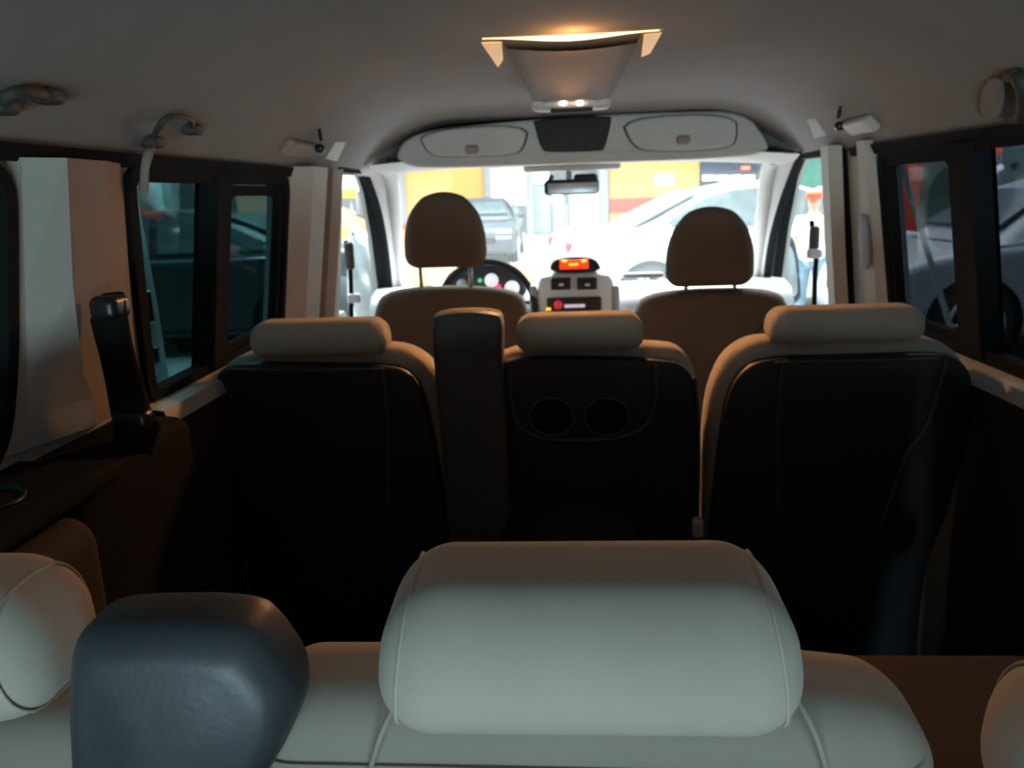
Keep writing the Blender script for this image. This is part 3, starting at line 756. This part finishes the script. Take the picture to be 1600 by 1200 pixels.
for dx in (-.09, .09): raw('headrest_post', *tube([(-.575+dx, .58, 1.17), (-.575+dx, .59, 1.05)], .006, 8), M['steel'], RB)
# seams on the bench back
raw('piping', *tube(chaikin([Vector((-.215, .50, 1.06)), Vector((-.205, .487, 1.10)), Vector((-.19, .492, 1.142)), Vector((-.17, .55, 1.155))], 2, False), .0022, 6), M['fabric'], RB)
raw('piping', *tube(chaikin([Vector((.125, .50, 1.06)), Vector((.118, .487, 1.10)), Vector((.105, .492, 1.142)), Vector((.09, .55, 1.155))], 2, False), .0022, 6), M['fabric'], RB)
raw('piping', *tube([Vector((-.31, .4765, 1.098)), Vector((-.1, .4765, 1.096)), Vector((.19, .4765, 1.092))], .0016, 6), M['armpl'], RB)
# black armrest folded up between the headrests
P = chaikin([at(a, b, .53) for a, b in [(178, 960), (190, 915), (235, 902), (420, 902), (460, 935), (505, 1005), (490, 1075), (420, 1180), (370, 1300), (190, 1300), (180, 1100)]], 2)
bl = raw('armrest', *prism(P, (0, -.078, -.004), .030, 7, .0, .006, True), M['leather'], RB)
bl['label'] = 'black leatherette armrest folded upright between the rear headrests'
raw('screw_hole', *rbox(at(437, 1046, .505), (.010, .012, .012), .004, 3, 1), M['black'], bl)
raw('screw', *rbox(at(424, 1037, .498), (.004, .006, .004), .0015, 2, 1), M['chrome'], bl)

RS = thing('passenger_chair', 'single rear seat at the lower right corner with pale headrest', 'car seat', (.48, .65, .36))
back_block(RS, .27, .74, 1.06, .475, .60, rt=.055)
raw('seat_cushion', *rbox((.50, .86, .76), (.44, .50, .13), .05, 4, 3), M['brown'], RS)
for x in (.33, .65): raw('leg', *rbox((x, .80, .53), (.04, .30, .34), .012, 2, 1), M['darktrim'], RS)
headrest(RS, (.385, .50, 1.11), .31, .135, .135, .06, M['fabric'], taper=.10)

# ================================================================== SEAT BELTS
sb = thing('seat_belt', 'bunched black seat belt on the left rear pillar', 'seat belt', W(-1, 1.2, 1.2, -.06))
def bw(px, py, Y): return at(px, py, Y)
rowsL = [(163, 190, 458, 1.10), (150, 196, 470, 1.09), (142, 200, 500, 1.085), (150, 205, 530, 1.085), (158, 212, 560, 1.09), (166, 225, 600, 1.10), (172, 236, 640, 1.11), (176, 252, 665, 1.11), (180, 240, 700, 1.12), (185, 232, 760, 1.12)]
V = []; 
for (a, b, py, Y) in rowsL:
    pa, pb = bw(a, py, Y), bw(b, py, Y)
    n_ = 10
    for j in range(n_):
        an = 2*math.pi*j/n_; c = (pa+pb)/2; h = (pb-pa)/2
        V.append(c+h*math.cos(an)+Vector((0, .018*math.sin(an), 0)))
Fs = [(i*10+j, i*10+(j+1) % 10, (i+1)*10+(j+1) % 10, (i+1)*10+j) for i in range(len(rowsL)-1) for j in range(10)]+[tuple(range(10)), tuple(range(90, 100))]
raw('webbing', V, Fs, M['rubber'], sb)
raw('belt_guide', *rbox(at(172, 480, 1.085), (.040, .05, .035), .012, 3, 2), M['black'], sb)
raw('belt_tongue', *rbox(at(208, 655, 1.10), (.055, .03, .03), .01, 3, 2), M['black'], sb)
for s, L, lab in ((-1, [(540, 376), (546, 400), (548, 430), (549, 470), (549, 520)], 'dark front seat belt hanging on the left door post'),
                  (1, [(1268, 345), (1272, 375), (1276, 400), (1273, 430), (1272, 520)], 'dark front seat belt hanging on the right door post')):
    Y = 2.60
    t = thing('seat_belt', lab, 'seat belt', at(*L[0], Y))
    raw('webbing', *tube(chaikin([at(a, b, Y) for a, b in L], 2, False), .014, 8, .5), M['rubber'], t)
    g = L[1]
    raw('belt_guide', *rbox(at(g[0], g[1], Y-.01), (.030, .03, .09), .012, 3, 2), mat('belt_guide_brown', (.10, .075, .06), .6), t)
    g = L[3] if s < 0 else L[2]
    raw('belt_tongue', *rbox(at(g[0]-4*s, g[1]-4, Y-.02), (.045, .02, .030), .008, 3, 1), M['silver'], t)

# ================================================================== OUTSIDE MIRRORS
for s, L, lab in ((-1, [(540, 352), (560, 358), (585, 378), (600, 410), (606, 470), (604, 520), (540, 520)], 'white outside mirror beyond the left front door window'),
                  (1, [(1196, 368), (1212, 362), (1236, 362), (1248, 385), (1254, 440), (1254, 480), (1190, 480), (1186, 430)], 'dark blue outside mirror beyond the right front door window')):
    Y = 3.45 if s < 0 else 3.62
    t = thing('outside_mirror', lab, 'mirror', at(*L[0], Y))
    P = chaikin([at(a, b, Y) for a, b in L], 2); c = sum(P, Vector())/len(P)
    raw('mirror_housing', *prism(P, (0, .10, 0), .03, 4, 0, .02), M['white_paint'] if s < 0 else M['blue_paint'], t)
    raw('mirror_glass', *prism([c+(p-c)*.74+Vector((0, -.006, -.012)) for p in P], (0, .006, 0), .001, 1), M['mirror'], t)
    raw('mirror_arm', *tube([c+Vector((0, .05, -.10)), c+Vector((-s*.10, .0, -.22))], .025, 8), M['black'], t)

# ================================================================== OUTSIDE
raw('sky_blocker', *box((0, -7, 2.2), (24, .3, 4.4)), M['wallgrey'], smooth=False, kind='structure')  # unseen wall added behind the van to hold back sky light
g = raw('ground', *box((0, 20, -.06), (90, 90, .1)), M['asphalt'], smooth=False, kind='structure')
# forecourt paving slabs
pv = structure('pavement', 'beige paved forecourt ahead of the parked cars')
k = 0
sl_me = None
for ix in range(10):
    for iy in range(7):
        x = -11+2.2*ix; y = 15.5+2.2*iy
        if sl_me is None:
            o = raw('slab', *rbox((0, 0, 0), (2.17, 2.17, .06), .01, 1, 1), M['paving'], pv, smooth=False); sl_me = o.data
        else:
            o = bpy.data.objects.new('slab', sl_me); C.objects.link(o); o.parent = pv
        o.location = (x, y, .0+random.uniform(0, .006))
kb = raw('kerb', *rbox((-1.5, 14.1, .14), (7.5, .5, .30), .04, 2, 3), M['orange'])
tag(kb, 'low orange painted kerb ahead of the windscreen', 'kerb')

def make_car(label, paint, loc, rz, L=4.5, roof=1.46, group=None, window=None, name='car', tint=None):
    t = thing(name, label, 'car', (0, 0, 0), group=group)
    W2 = .86; s = L/4.5; window = window or M['carglass']
    low = [(-2.22, .30), (-2.25, .60), (-2.20, .92), (-2.08, 1.03), (-1.45, 1.06), (-1.30, 1.0), (1.0, .97), (1.9, .86), (2.18, .70), (2.25, .45), (2.2, .25), (1.75, .22), (-1.75, .22)]
    P = chaikin([Vector((x*s, -W2, z)) for x, z in low], 2)
    raw('car_body', *prism(P, (0, 2*W2, 0), .09, 5), paint, t)
    gh = [(-1.62, 1.0), (-1.30, 1.10), (-.95, 1.30), (-.55, roof-.05), (-.1, roof), (.25, roof-.02), (.62, roof-.14), (1.02, 1.12), (1.25, .95)]
    G = chaikin([Vector((x*s, 0, z)) for x, z in gh], 2, False)
    n = len(G); V = []; Fs = []
    cols = [(-1, 0), (-.96, .35), (-.88, .75), (-.76, .95), (0, 1), (.76, .95), (.88, .75), (.96, .35), (1, 0)]
    for p in G:
        for cy, up in cols:
            z = .95+(p.z-.95)*(up if abs(cy) > .01 else 1)
            V.append(Vector((p.x, cy*(W2-.05)-(.14*(z-.95)/(roof-.95))*(1 if cy > 0 else -1 if cy < 0 else 0)*abs(cy), z)))
    m_ = len(cols)
    for i in range(n-1):
        for j in range(m_-1): Fs.append((i*m_+j, i*m_+j+1, (i+1)*m_+j+1, (i+1)*m_+j))
    raw('car_roof', V, Fs, paint, t)
    for sd in (-1, 1):
        def wp(x, z): return Vector((x*s, sd*(W2-.035-.15*(z-.95)/(roof-.95)), z))
        a = [(-1.12, 1.05), (-1.18, 1.11), (-.78, roof-.18), (-.45, roof-.095), (-.08, roof-.07), (-.08, 1.03)]
        b = [(0.0, 1.03), (0.0, roof-.07), (.28, roof-.10), (.52, roof-.19), (.93, 1.05), (.90, 1.02)]
        for Lw in (a, b): raw('side_window', *prism([wp(*q) for q in Lw], (0, sd*.008, 0), .002, 1), window, t, smooth=False)
        for x in (-.30, .62): raw('door_handle', *rbox((x*s-.25, sd*(W2+.01), .86), (.17, .03, .03), .012, 2, 1), M['chrome'] if paint != M['white_paint'] else paint, t)
        raw('waist_strip', *rbox((-.1*s, sd*(W2+.003), .965), (2.3*s, .012, .016), .004, 1, 3), M['chrome'], t)
        for xw, nm in ((-1.36, 0), (1.38, 1)):
            c = Vector((xw*s, sd*(W2-.20), .33)); ax = Vector((0, sd, 0))
            raw('wheel_arch', *cyl(c+ax*.10, ax, .385, .107, 28), M['rubber'], t)
            wh = raw('tyre', *cyl(c, ax, .33, .225, 28, bev=.03), M['tyre'], t)
            raw('rim', *cyl(c+ax*.20, ax, .225, .03, 28, bev=.012), M['rubber'], wh)
            parts = [tube([c+ax*.238, c+ax*.238+Vector((.21*math.cos(q), 0, .21*math.sin(q)))], .022, 6, .6) for q in [2*math.pi*i/7 for i in range(7)]]
            rg = tube([c+ax*.236+Vector((.215*math.cos(q), 0, .215*math.sin(q))) for q in [2*math.pi*i/28 for i in range(28)]], .018, 6, closed=True)
            raw('wheel_spokes', *join(*parts, rg, cyl(c+ax*.22, ax, .05, .03, 16)), M['rim'], wh)
        raw('tail_lamp', *rbox((-2.12*s, sd*.66, .86), (.20, .32, .15), .04, 3, 2), M['tail'], t)
        raw('head_lamp', *rbox((2.04*s, sd*.62, .68), (.20, .34, .13), .04, 3, 2), M['e_lampw'], t)
        raw('door_mirror', *rbox((.72*s, sd*(W2+.08), 1.02), (.10, .16, .11), .03, 3, 1), paint, t)
    # front and rear glass
    def q(x, y, z): return Vector((x*s, y, z))
    raw('rear_window', *prism([q(-1.45, -.62, 1.075), q(-1.45, .62, 1.075), q(-.72, .54, roof-.10), q(-.72, -.54, roof-.10)], (-.014, 0, .02), .003, 1), window, t, smooth=False)
    raw('front_window', *prism([q(1.12, -.66, 1.07), q(1.12, .66, 1.07), q(.60, .54, roof-.14), q(.60, -.54, roof-.14)], (.014, 0, .02), .003, 1), window, t, smooth=False)
    raw('number_plate', *rbox((-2.245*s, 0, .72), (.02, .5, .12), .005, 1, 1), M['whitewall'], t)
    raw('grille', *rbox((2.235*s, 0, .56), (.05, .9, .14), .02, 2, 2), M['black'], t)
    t.location = loc; t.rotation_euler = (0, 0, rz)
    for ch in t.children: ch.matrix_parent_inverse = Matrix.Identity(4)
    for ch in t.children:
        for c2 in ch.children: c2.matrix_parent_inverse = Matrix.Identity(4)
    return t
M['e_lampw'] = mat('head_lamp_glass', (.8, .85, .9), .15, emit=(.9, .95, 1), es=.6)
c = make_car('white saloon car parked across the view ahead of the windscreen', M['white_paint'], (2.18, 9.95, .03), math.radians(9), 4.7, 1.53, window=M['carglass'])
c = make_car('dark green car seen side on through the left sliding window', M['dark_paint'], (-4.2, 8.6, 0), math.radians(184), 4.5, 1.47)
c = make_car('grey car with alloy wheel seen through the right sliding window', M['grey_paint'], (4.44, 7.45, .02), math.radians(180), 3.9, 1.50)
c = make_car('dark car facing the van in front of the grey shop window', M['blue_paint'], (-1.9, 19.3, 0), math.radians(-90), 4.3, 1.45)
c = make_car('white car facing the van behind the standing person', M['white_paint'], (6.2, 18.6, 0), math.radians(-97), 4.3, 1.45)
c = make_car('orange car parked far ahead left of the driver side pillar', M['orange'], (-5.6, 17.5, 0), math.radians(190), 4.3, 1.42)

# --- shop front across the forecourt
BY = 30.0
bd = thing('shop_building', 'orange and grey shop front across the forecourt', 'building', (0, BY, 0))
def bpanel(name, x0, x1, y0, y1, m, dep=.25, Y=BY, parent=bd, r=.02):
    a, b = at(x0, y1, Y), at(x1, y0, Y); a.x = at(x0, 310, Y).x; b.x = at(x1, 310, Y).x
    return raw(name, *prism([Vector((a.x, Y, a.z)), Vector((b.x, Y, a.z)), Vector((b.x, Y, b.z)), Vector((a.x, Y, b.z))], (0, dep, 0), r, 1), m, parent, smooth=False)
back = raw('wall', *box((0, BY+1.2, 3), (46, .4, 6.2)), M['wallgrey'], bd, smooth=False)
raw('canopy', *box((0, BY+.3, 5.2), (40, 2.2, .5)), M['greycol'], bd, smooth=False)
for x0, x1 in ((633, 695), (695, 757), (952, 1020), (1020, 1092)): bpanel('cladding_panel', x0, x1, 200, 366, M['orange'], Y=BY-.3)
bpanel('column', 757, 768, 200, 372, M['greycol'], .5, BY-.5); bpanel('column', 822, 834, 200, 372, M['greycol'], .5, BY-.5); bpanel('column', 937, 951, 200, 372, M['greycol'], .5, BY-.5)
bpanel('column', 622, 633, 200, 372, M['greycol'], .5, BY-.5)
wf = bpanel('shop_window', 768, 822, 262, 322, M['e_white'], .1, BY-.2)
bpanel('door_glass', 834, 860, 290, 365, M['blueglass'], .1, BY-.2)
bpanel('door_glass', 862, 888, 318, 365, M['greycol'], .1, BY-.2)
bpanel('white_panel', 890, 936, 292, 366, M['whitewall'], .1, BY-.2)
bpanel('lamp_panel', 834, 858, 268, 287, M['e_white'], .1, BY-.4)
bpanel('red_fascia', 952, 1092, 306, 330, M['redp'], .1, BY-.45)
bpanel('white_sign', 1024, 1052, 272, 290, M['e_white'], .1, BY-.45)
bpanel('dark_shopfront', 1093, 1190, 200, 272, mat('dark_shopfront', (.08, .09, .14), .4), .1, BY-.3)
for x0 in (1098, 1119, 1140, 1161): bpanel('strip_lamp', x0, x0+17, 274, 282, M['e_tube'], .1, BY-.4)
bpanel('red_lamp', 1158, 1170, 260, 265, M['e_neon'], .1, BY-.45)
lp = thing('globe_lamp', 'warm white globe lamp standing before the shop door', 'lamp', at(871, 314, 22))
lp.location.z = 0
raw('globe', *rbox(at(871, 312, 22), (.34, .34, .3), .15, 6, 1), M['e_white'], lp)
p = at(871, 320, 22); raw('post', *tube([(p.x, 22, p.z), (p.x, 22, .03)], .05, 10), M['greycol'], lp)

# left background: green wall, posts, peach wall, red lamp, yellow sign
lw = thing('garden_wall', 'dark green wall with pale coping behind the dark green car', 'wall', (-9, 15, 0))
raw('wall_panel', *box((-12.5, 15.5, 1.5), (10, .3, 3.0)), M['greenwall'], lw, smooth=False)
raw('coping', *box((-12.5, 15.5, 3.05), (10.2, .45, .1)), M['wallgrey'], lw, smooth=False)
for px, nm in ((243, 'teal post left of the sliding window view'), (290, '')):
    pass
ps = raw('post', *tube([Vector((*at(243, 300, 11).xy, .0)), Vector((*at(240, 300, 11).xy, 3.6))], .10, 12), mat('teal_paint', (.35, .6, .6), .6)); tag(ps, 'pale teal post behind the dark green car', 'post')
tvt = thing('banner', 'slanted teal banner on a pole behind the dark green car', 'banner', at(250, 400, 12)); tv = raw('banner_cloth', *prism([at(236, 262, 12), at(262, 262, 12), at(272, 352, 12), at(240, 352, 12)], (0, .03, 0)), mat('teal_cloth', (.16, .38, .40), .8), tvt); q = at(238, 300, 12.05); raw('pole', *tube([Vector((q.x, q.y, .02)), Vector((q.x, q.y, 2.3))], .03, 8), M['greycol'], tvt)
pw = thing('peach_hut', 'peach coloured hut wall beyond the left sliding window', 'building', at(392, 320, 24)); pw.location.z = 0
a, b = at(374, 318, 24), at(411, 286, 24)
raw('upper_wall', *box(((a.x+b.x)/2, 24, 2.1), (b.x-a.x, .4, 2.0)), mat('peach_glow', (.9, .55, .42), .8, emit=(.9, .5, .35), es=.35), pw, smooth=False)  # wall material given a faint glow of its own, though no lamp
raw('lower_wall', *box(((a.x+b.x)/2, 24, .55), (b.x-a.x, .3, 1.1)), M['wallgrey'], pw, smooth=False)
q = at(312, 294, 14); rl = thing('stop_lamp', 'small red lamp on a pole behind the dark green car', 'lamp', (q.x, q.y, 0)); raw('lamp_lens', *rbox(q, (.17, .08, .16), .05, 3, 1), M['e_neon'], rl); raw('pole', *tube([Vector((q.x, q.y+.05, .02)), Vector((q.x, q.y+.05, q.z+.1))], .03, 8), M['greycol'], rl)
q = at(546, 302, 20); ys = thing('yellow_sign', 'small yellow sign on a post seen through the left front door window', 'sign', (q.x, q.y, 0)); raw('sign_board', *box(q, (.32, .08, .22)), M['yellow'], ys, smooth=False); raw('post', *tube([Vector((q.x, q.y+.08, .02)), Vector((q.x, q.y+.08, q.z+.1))], .035, 8), M['greycol'], ys)
wsn = thing('white_hoarding', 'white lit hoarding seen through the left front door window', 'hoarding', (-7.1, 26, 0)); raw('board', *box((-7.1, 26, 2.3), (1.5, .2, 1.1)), M['e_white'], wsn, smooth=False)
for x in (-7.6, -6.6): raw('post', *tube([Vector((x, 26.15, .02)), Vector((x, 26.15, 2.6))], .06, 8), M['greycol'], wsn)
# side body edge of the open outer sliding door, left
ed = thing('door_edge', 'pale metallic door edge slanting outside the left sliding window', 'door edge', at(235, 560, 1.42))
raw('edge_panel', *prism([atX(*p, -.93) for p in [(203, 285), (214, 296), (246, 470), (270, 625), (238, 625), (212, 480)]], (-.02, 0, 0), .003, 2), mat('pale_steel', (.75, .9, .9), .35, metal=.2), ed)
raw('latch', *rbox(atX(228, 480, -.925), (.02, .03, .07), .006, 2, 1), M['chrome'], ed)
raw('latch', *rbox(atX(240, 555, -.925), (.02, .02, .035), .006, 2, 1), M['black'], ed)
raw('edge_foot', *box((atX(240, 620, -.93).x-.01, atX(240, 620, -.93).y, .55), (.03, .12, 1.05)), M['white_paint'], ed, smooth=False)

# right background
a, b = at(1406, 250, 6.0), at(1474, 475, 6.0); lpo = raw('leaning_pole', *tube([a+(a-b)*.2, a, b, b+(b-a)*(b.z/(a.z-b.z))], .022, 8), M['wallgrey']); tag(lpo, 'thin leaning grey pole outside the right sliding window', 'pole')
rp = raw('red_post', *rbox((0, 0, 1.6), (.42, .3, 3.2), .05, 3, 2), M['redp']); q = at(1410, 300, 12); rp.location = (q.x, 12, 0); tag(rp, 'red post left in the right sliding window', 'post')
gw = thing('mesh_screen', 'green perforated screen at the far right', 'screen', at(1580, 300, 9.4)); gw.location.z = 0
Yg = 11.0; a, b = at(1505, 345, Yg), at(1680, 215, Yg)
raw('screen_panel', *box(((a.x+b.x)/2, Yg, 1.7), (b.x-a.x, .08, 1.6)), mat('screen_green', (.22, .34, .31), .8, var=.25, vscale=3), gw, smooth=False)
raw('screen_post', *box((a.x+.05, Yg+.06, 1.2), (.1, .1, 2.4)), M['greycol'], gw, smooth=False)
raw('screen_post', *box((b.x-.05, Yg+.06, 1.2), (.1, .1, 2.4)), M['greycol'], gw, smooth=False)
hl_me = None
for i in range(6):
    for j in range(5):
        x = a.x+.55+i*.30+(j % 2)*.15; z = .98+j*.33
        if x > b.x-.1: continue
        if hl_me is None: o = raw('hole', *cyl((0, 0, 0), (0, -1, 0), .045, .01, 14), M['black'], gw); hl_me = o.data
        else: o = bpy.data.objects.new('hole', hl_me); C.objects.link(o); o.parent = gw; o.matrix_parent_inverse = Matrix.Translation(gw.location).inverted()
        o.location = (x, Yg-.041, z)
a, b = at(1522, 250, 8.6), at(1562, 228, 8.6)
nst = thing('neon_sign', 'slanted red neon and white tube on a pole at the upper right', 'neon sign', (b.x, b.y, 0)); raw('neon_tube', *tube([a, a.lerp(b, .5), b], .045, 8), M['e_neon'], nst); raw('pole', *tube([Vector((b.x+.03, b.y+.06, .02)), Vector((b.x+.03, b.y+.06, b.z+.05))], .03, 8), M['greycol'], nst)
a, b = at(1524, 285, 8.6), at(1566, 260, 8.6)
raw('white_tube', *tube([a, b], .03, 8), M['e_tube'], nst)
raw('wall', *box((14, 22, 2), (12, .3, 4)), M['greenwall'], gw, smooth=False)
gb = thing('green_kiosk', 'green kiosk with pale roof edge behind the standing person', 'kiosk', (8.2, 24, 0))
raw('kiosk_wall', *box((7.6, 24, 1.25), (3.0, 2, 2.5)), M['green_paint'], gb, smooth=False)
raw('kiosk_roof', *box((7.6, 24, 2.6), (3.4, 2.4, .25)), M['whitewall'], gb, smooth=False)
raw('kiosk_step', *box((7.6, 22.8, .1), (3.0, .5, .25)), M['wallgrey'], gb, smooth=False)

# ================================================================== PERSON
def skin_mesh(name, pts, edges, m, parent, sub=2, root=0):
    me = bpy.data.meshes.new(name); me.from_pydata([p[:3] for p in pts], edges, []); me.update()
    o = link(name, me, m, parent)
    md = o.modifiers.new('skin', 'SKIN'); 
    for i, p in enumerate(pts):
        r = p[3]; me.skin_vertices[0].data[i].radius = (r, p[4] if len(p) > 4 else r)
        me.skin_vertices[0].data[i].use_root = (i == root)
    md.use_smooth_shade = True
    s = o.modifiers.new('sub', 'SUBSURF'); s.levels = sub; s.render_levels = sub
    return o
pp = at(1268, 400, 8.75); gx = pp.x
pr = thing('person', 'person standing in white shirt, blue jeans and orange red cap', 'person', (gx, 8.75, 0))
bp_ = [(0, 0, .96, .13, .10), (0, 0, 1.12, .12, .09), (0, 0, 1.36, .17, .10), (0, 0, 1.47, .06), (0, -.01, 1.55, .055), (0, -.02, 1.62, .085, .095), (0, -.01, 1.71, .075),
       (-.18, 0, 1.40, .055), (-.23, .02, 1.14, .042), (-.21, -.06, .90, .032), (-.20, -.10, .84, .028),
       (.18, 0, 1.40, .055), (.22, .02, 1.14, .042), (.16, -.16, 1.02, .032), (.10, -.22, 1.02, .028),
       (-.09, 0, .88, .09), (-.11, -.02, .50, .062), (-.12, .01, .10, .042), (-.12, -.12, .05, .035),
       (.09, 0, .88, .09), (.12, 0, .50, .062), (.14, .03, .10, .042), (.15, -.10, .05, .035)]
be = [(0, 1), (1, 2), (2, 3), (3, 4), (4, 5), (5, 6), (2, 7), (7, 8), (8, 9), (9, 10), (2, 11), (11, 12), (12, 13), (13, 14), (0, 15), (15, 16), (16, 17), (17, 18), (0, 19), (19, 20), (20, 21), (21, 22)]
I4 = Matrix.Identity(4)
def pchild(o): o.matrix_parent_inverse = I4; return o
pchild(skin_mesh('body', bp_, be, M['skin'], pr))
g_ = lambda i, k=1.18: (*bp_[i][:3], *[r*k+.008 for r in bp_[i][3:]])
sp = [(0, 0, .92, .165, .13), g_(1), g_(2), (0, 0, 1.46, .08), g_(7), (-.225, .02, 1.18, .06), g_(11), (.215, .02, 1.18, .06)]
pchild(skin_mesh('shirt', sp, [(0, 1), (1, 2), (2, 3), (2, 4), (4, 5), (2, 6), (6, 7)], M['shirt'], pr))
jp = [(0, 0, .97, .15, .115), g_(15), g_(16, 1.25), (-.12, .01, .12, .068), g_(19), g_(20, 1.25), (.14, .03, .12, .068)]
pchild(skin_mesh('jeans', jp, [(0, 1), (1, 2), (2, 3), (0, 4), (4, 5), (5, 6)], M['jeans'], pr))
for s_, x, y in ((-1, -.12, -.05), (1, .145, -.03)): pchild(raw('shoe', *rbox((x, y, .045), (.10, .28, .09), .035, 4, 2), M['whitewall'], pr))
pchild(raw('cap', *rbox((0, -.01, 1.725), (.19, .225, .12), .058, 5, 2, lambda p: (p.x, p.y, p.z)), M['redcap'], pr))
pchild(raw('cap_brim', *rbox((0, -.15, 1.69), (.15, .10, .014), .006, 2, 2), M['redcap'], pr))
pchild(raw('nose', *rbox((0, -.118, 1.605), (.025, .03, .035), .01, 3, 1), M['skin'], pr))
for dx in (-.035, .035): pchild(raw('eye', *rbox((dx, -.108, 1.635), (.02, .01, .01), .004, 2, 1), M['black'], pr))
pchild(raw('mouth', *rbox((0, -.108, 1.565), (.045, .01, .008), .003, 2, 1), M['redp'], pr))
pr.rotation_euler = (0, 0, math.radians(-25)); pr.scale = (.80, .80, .80)
for ch in list(pr.children): ch.matrix_parent_inverse = I4
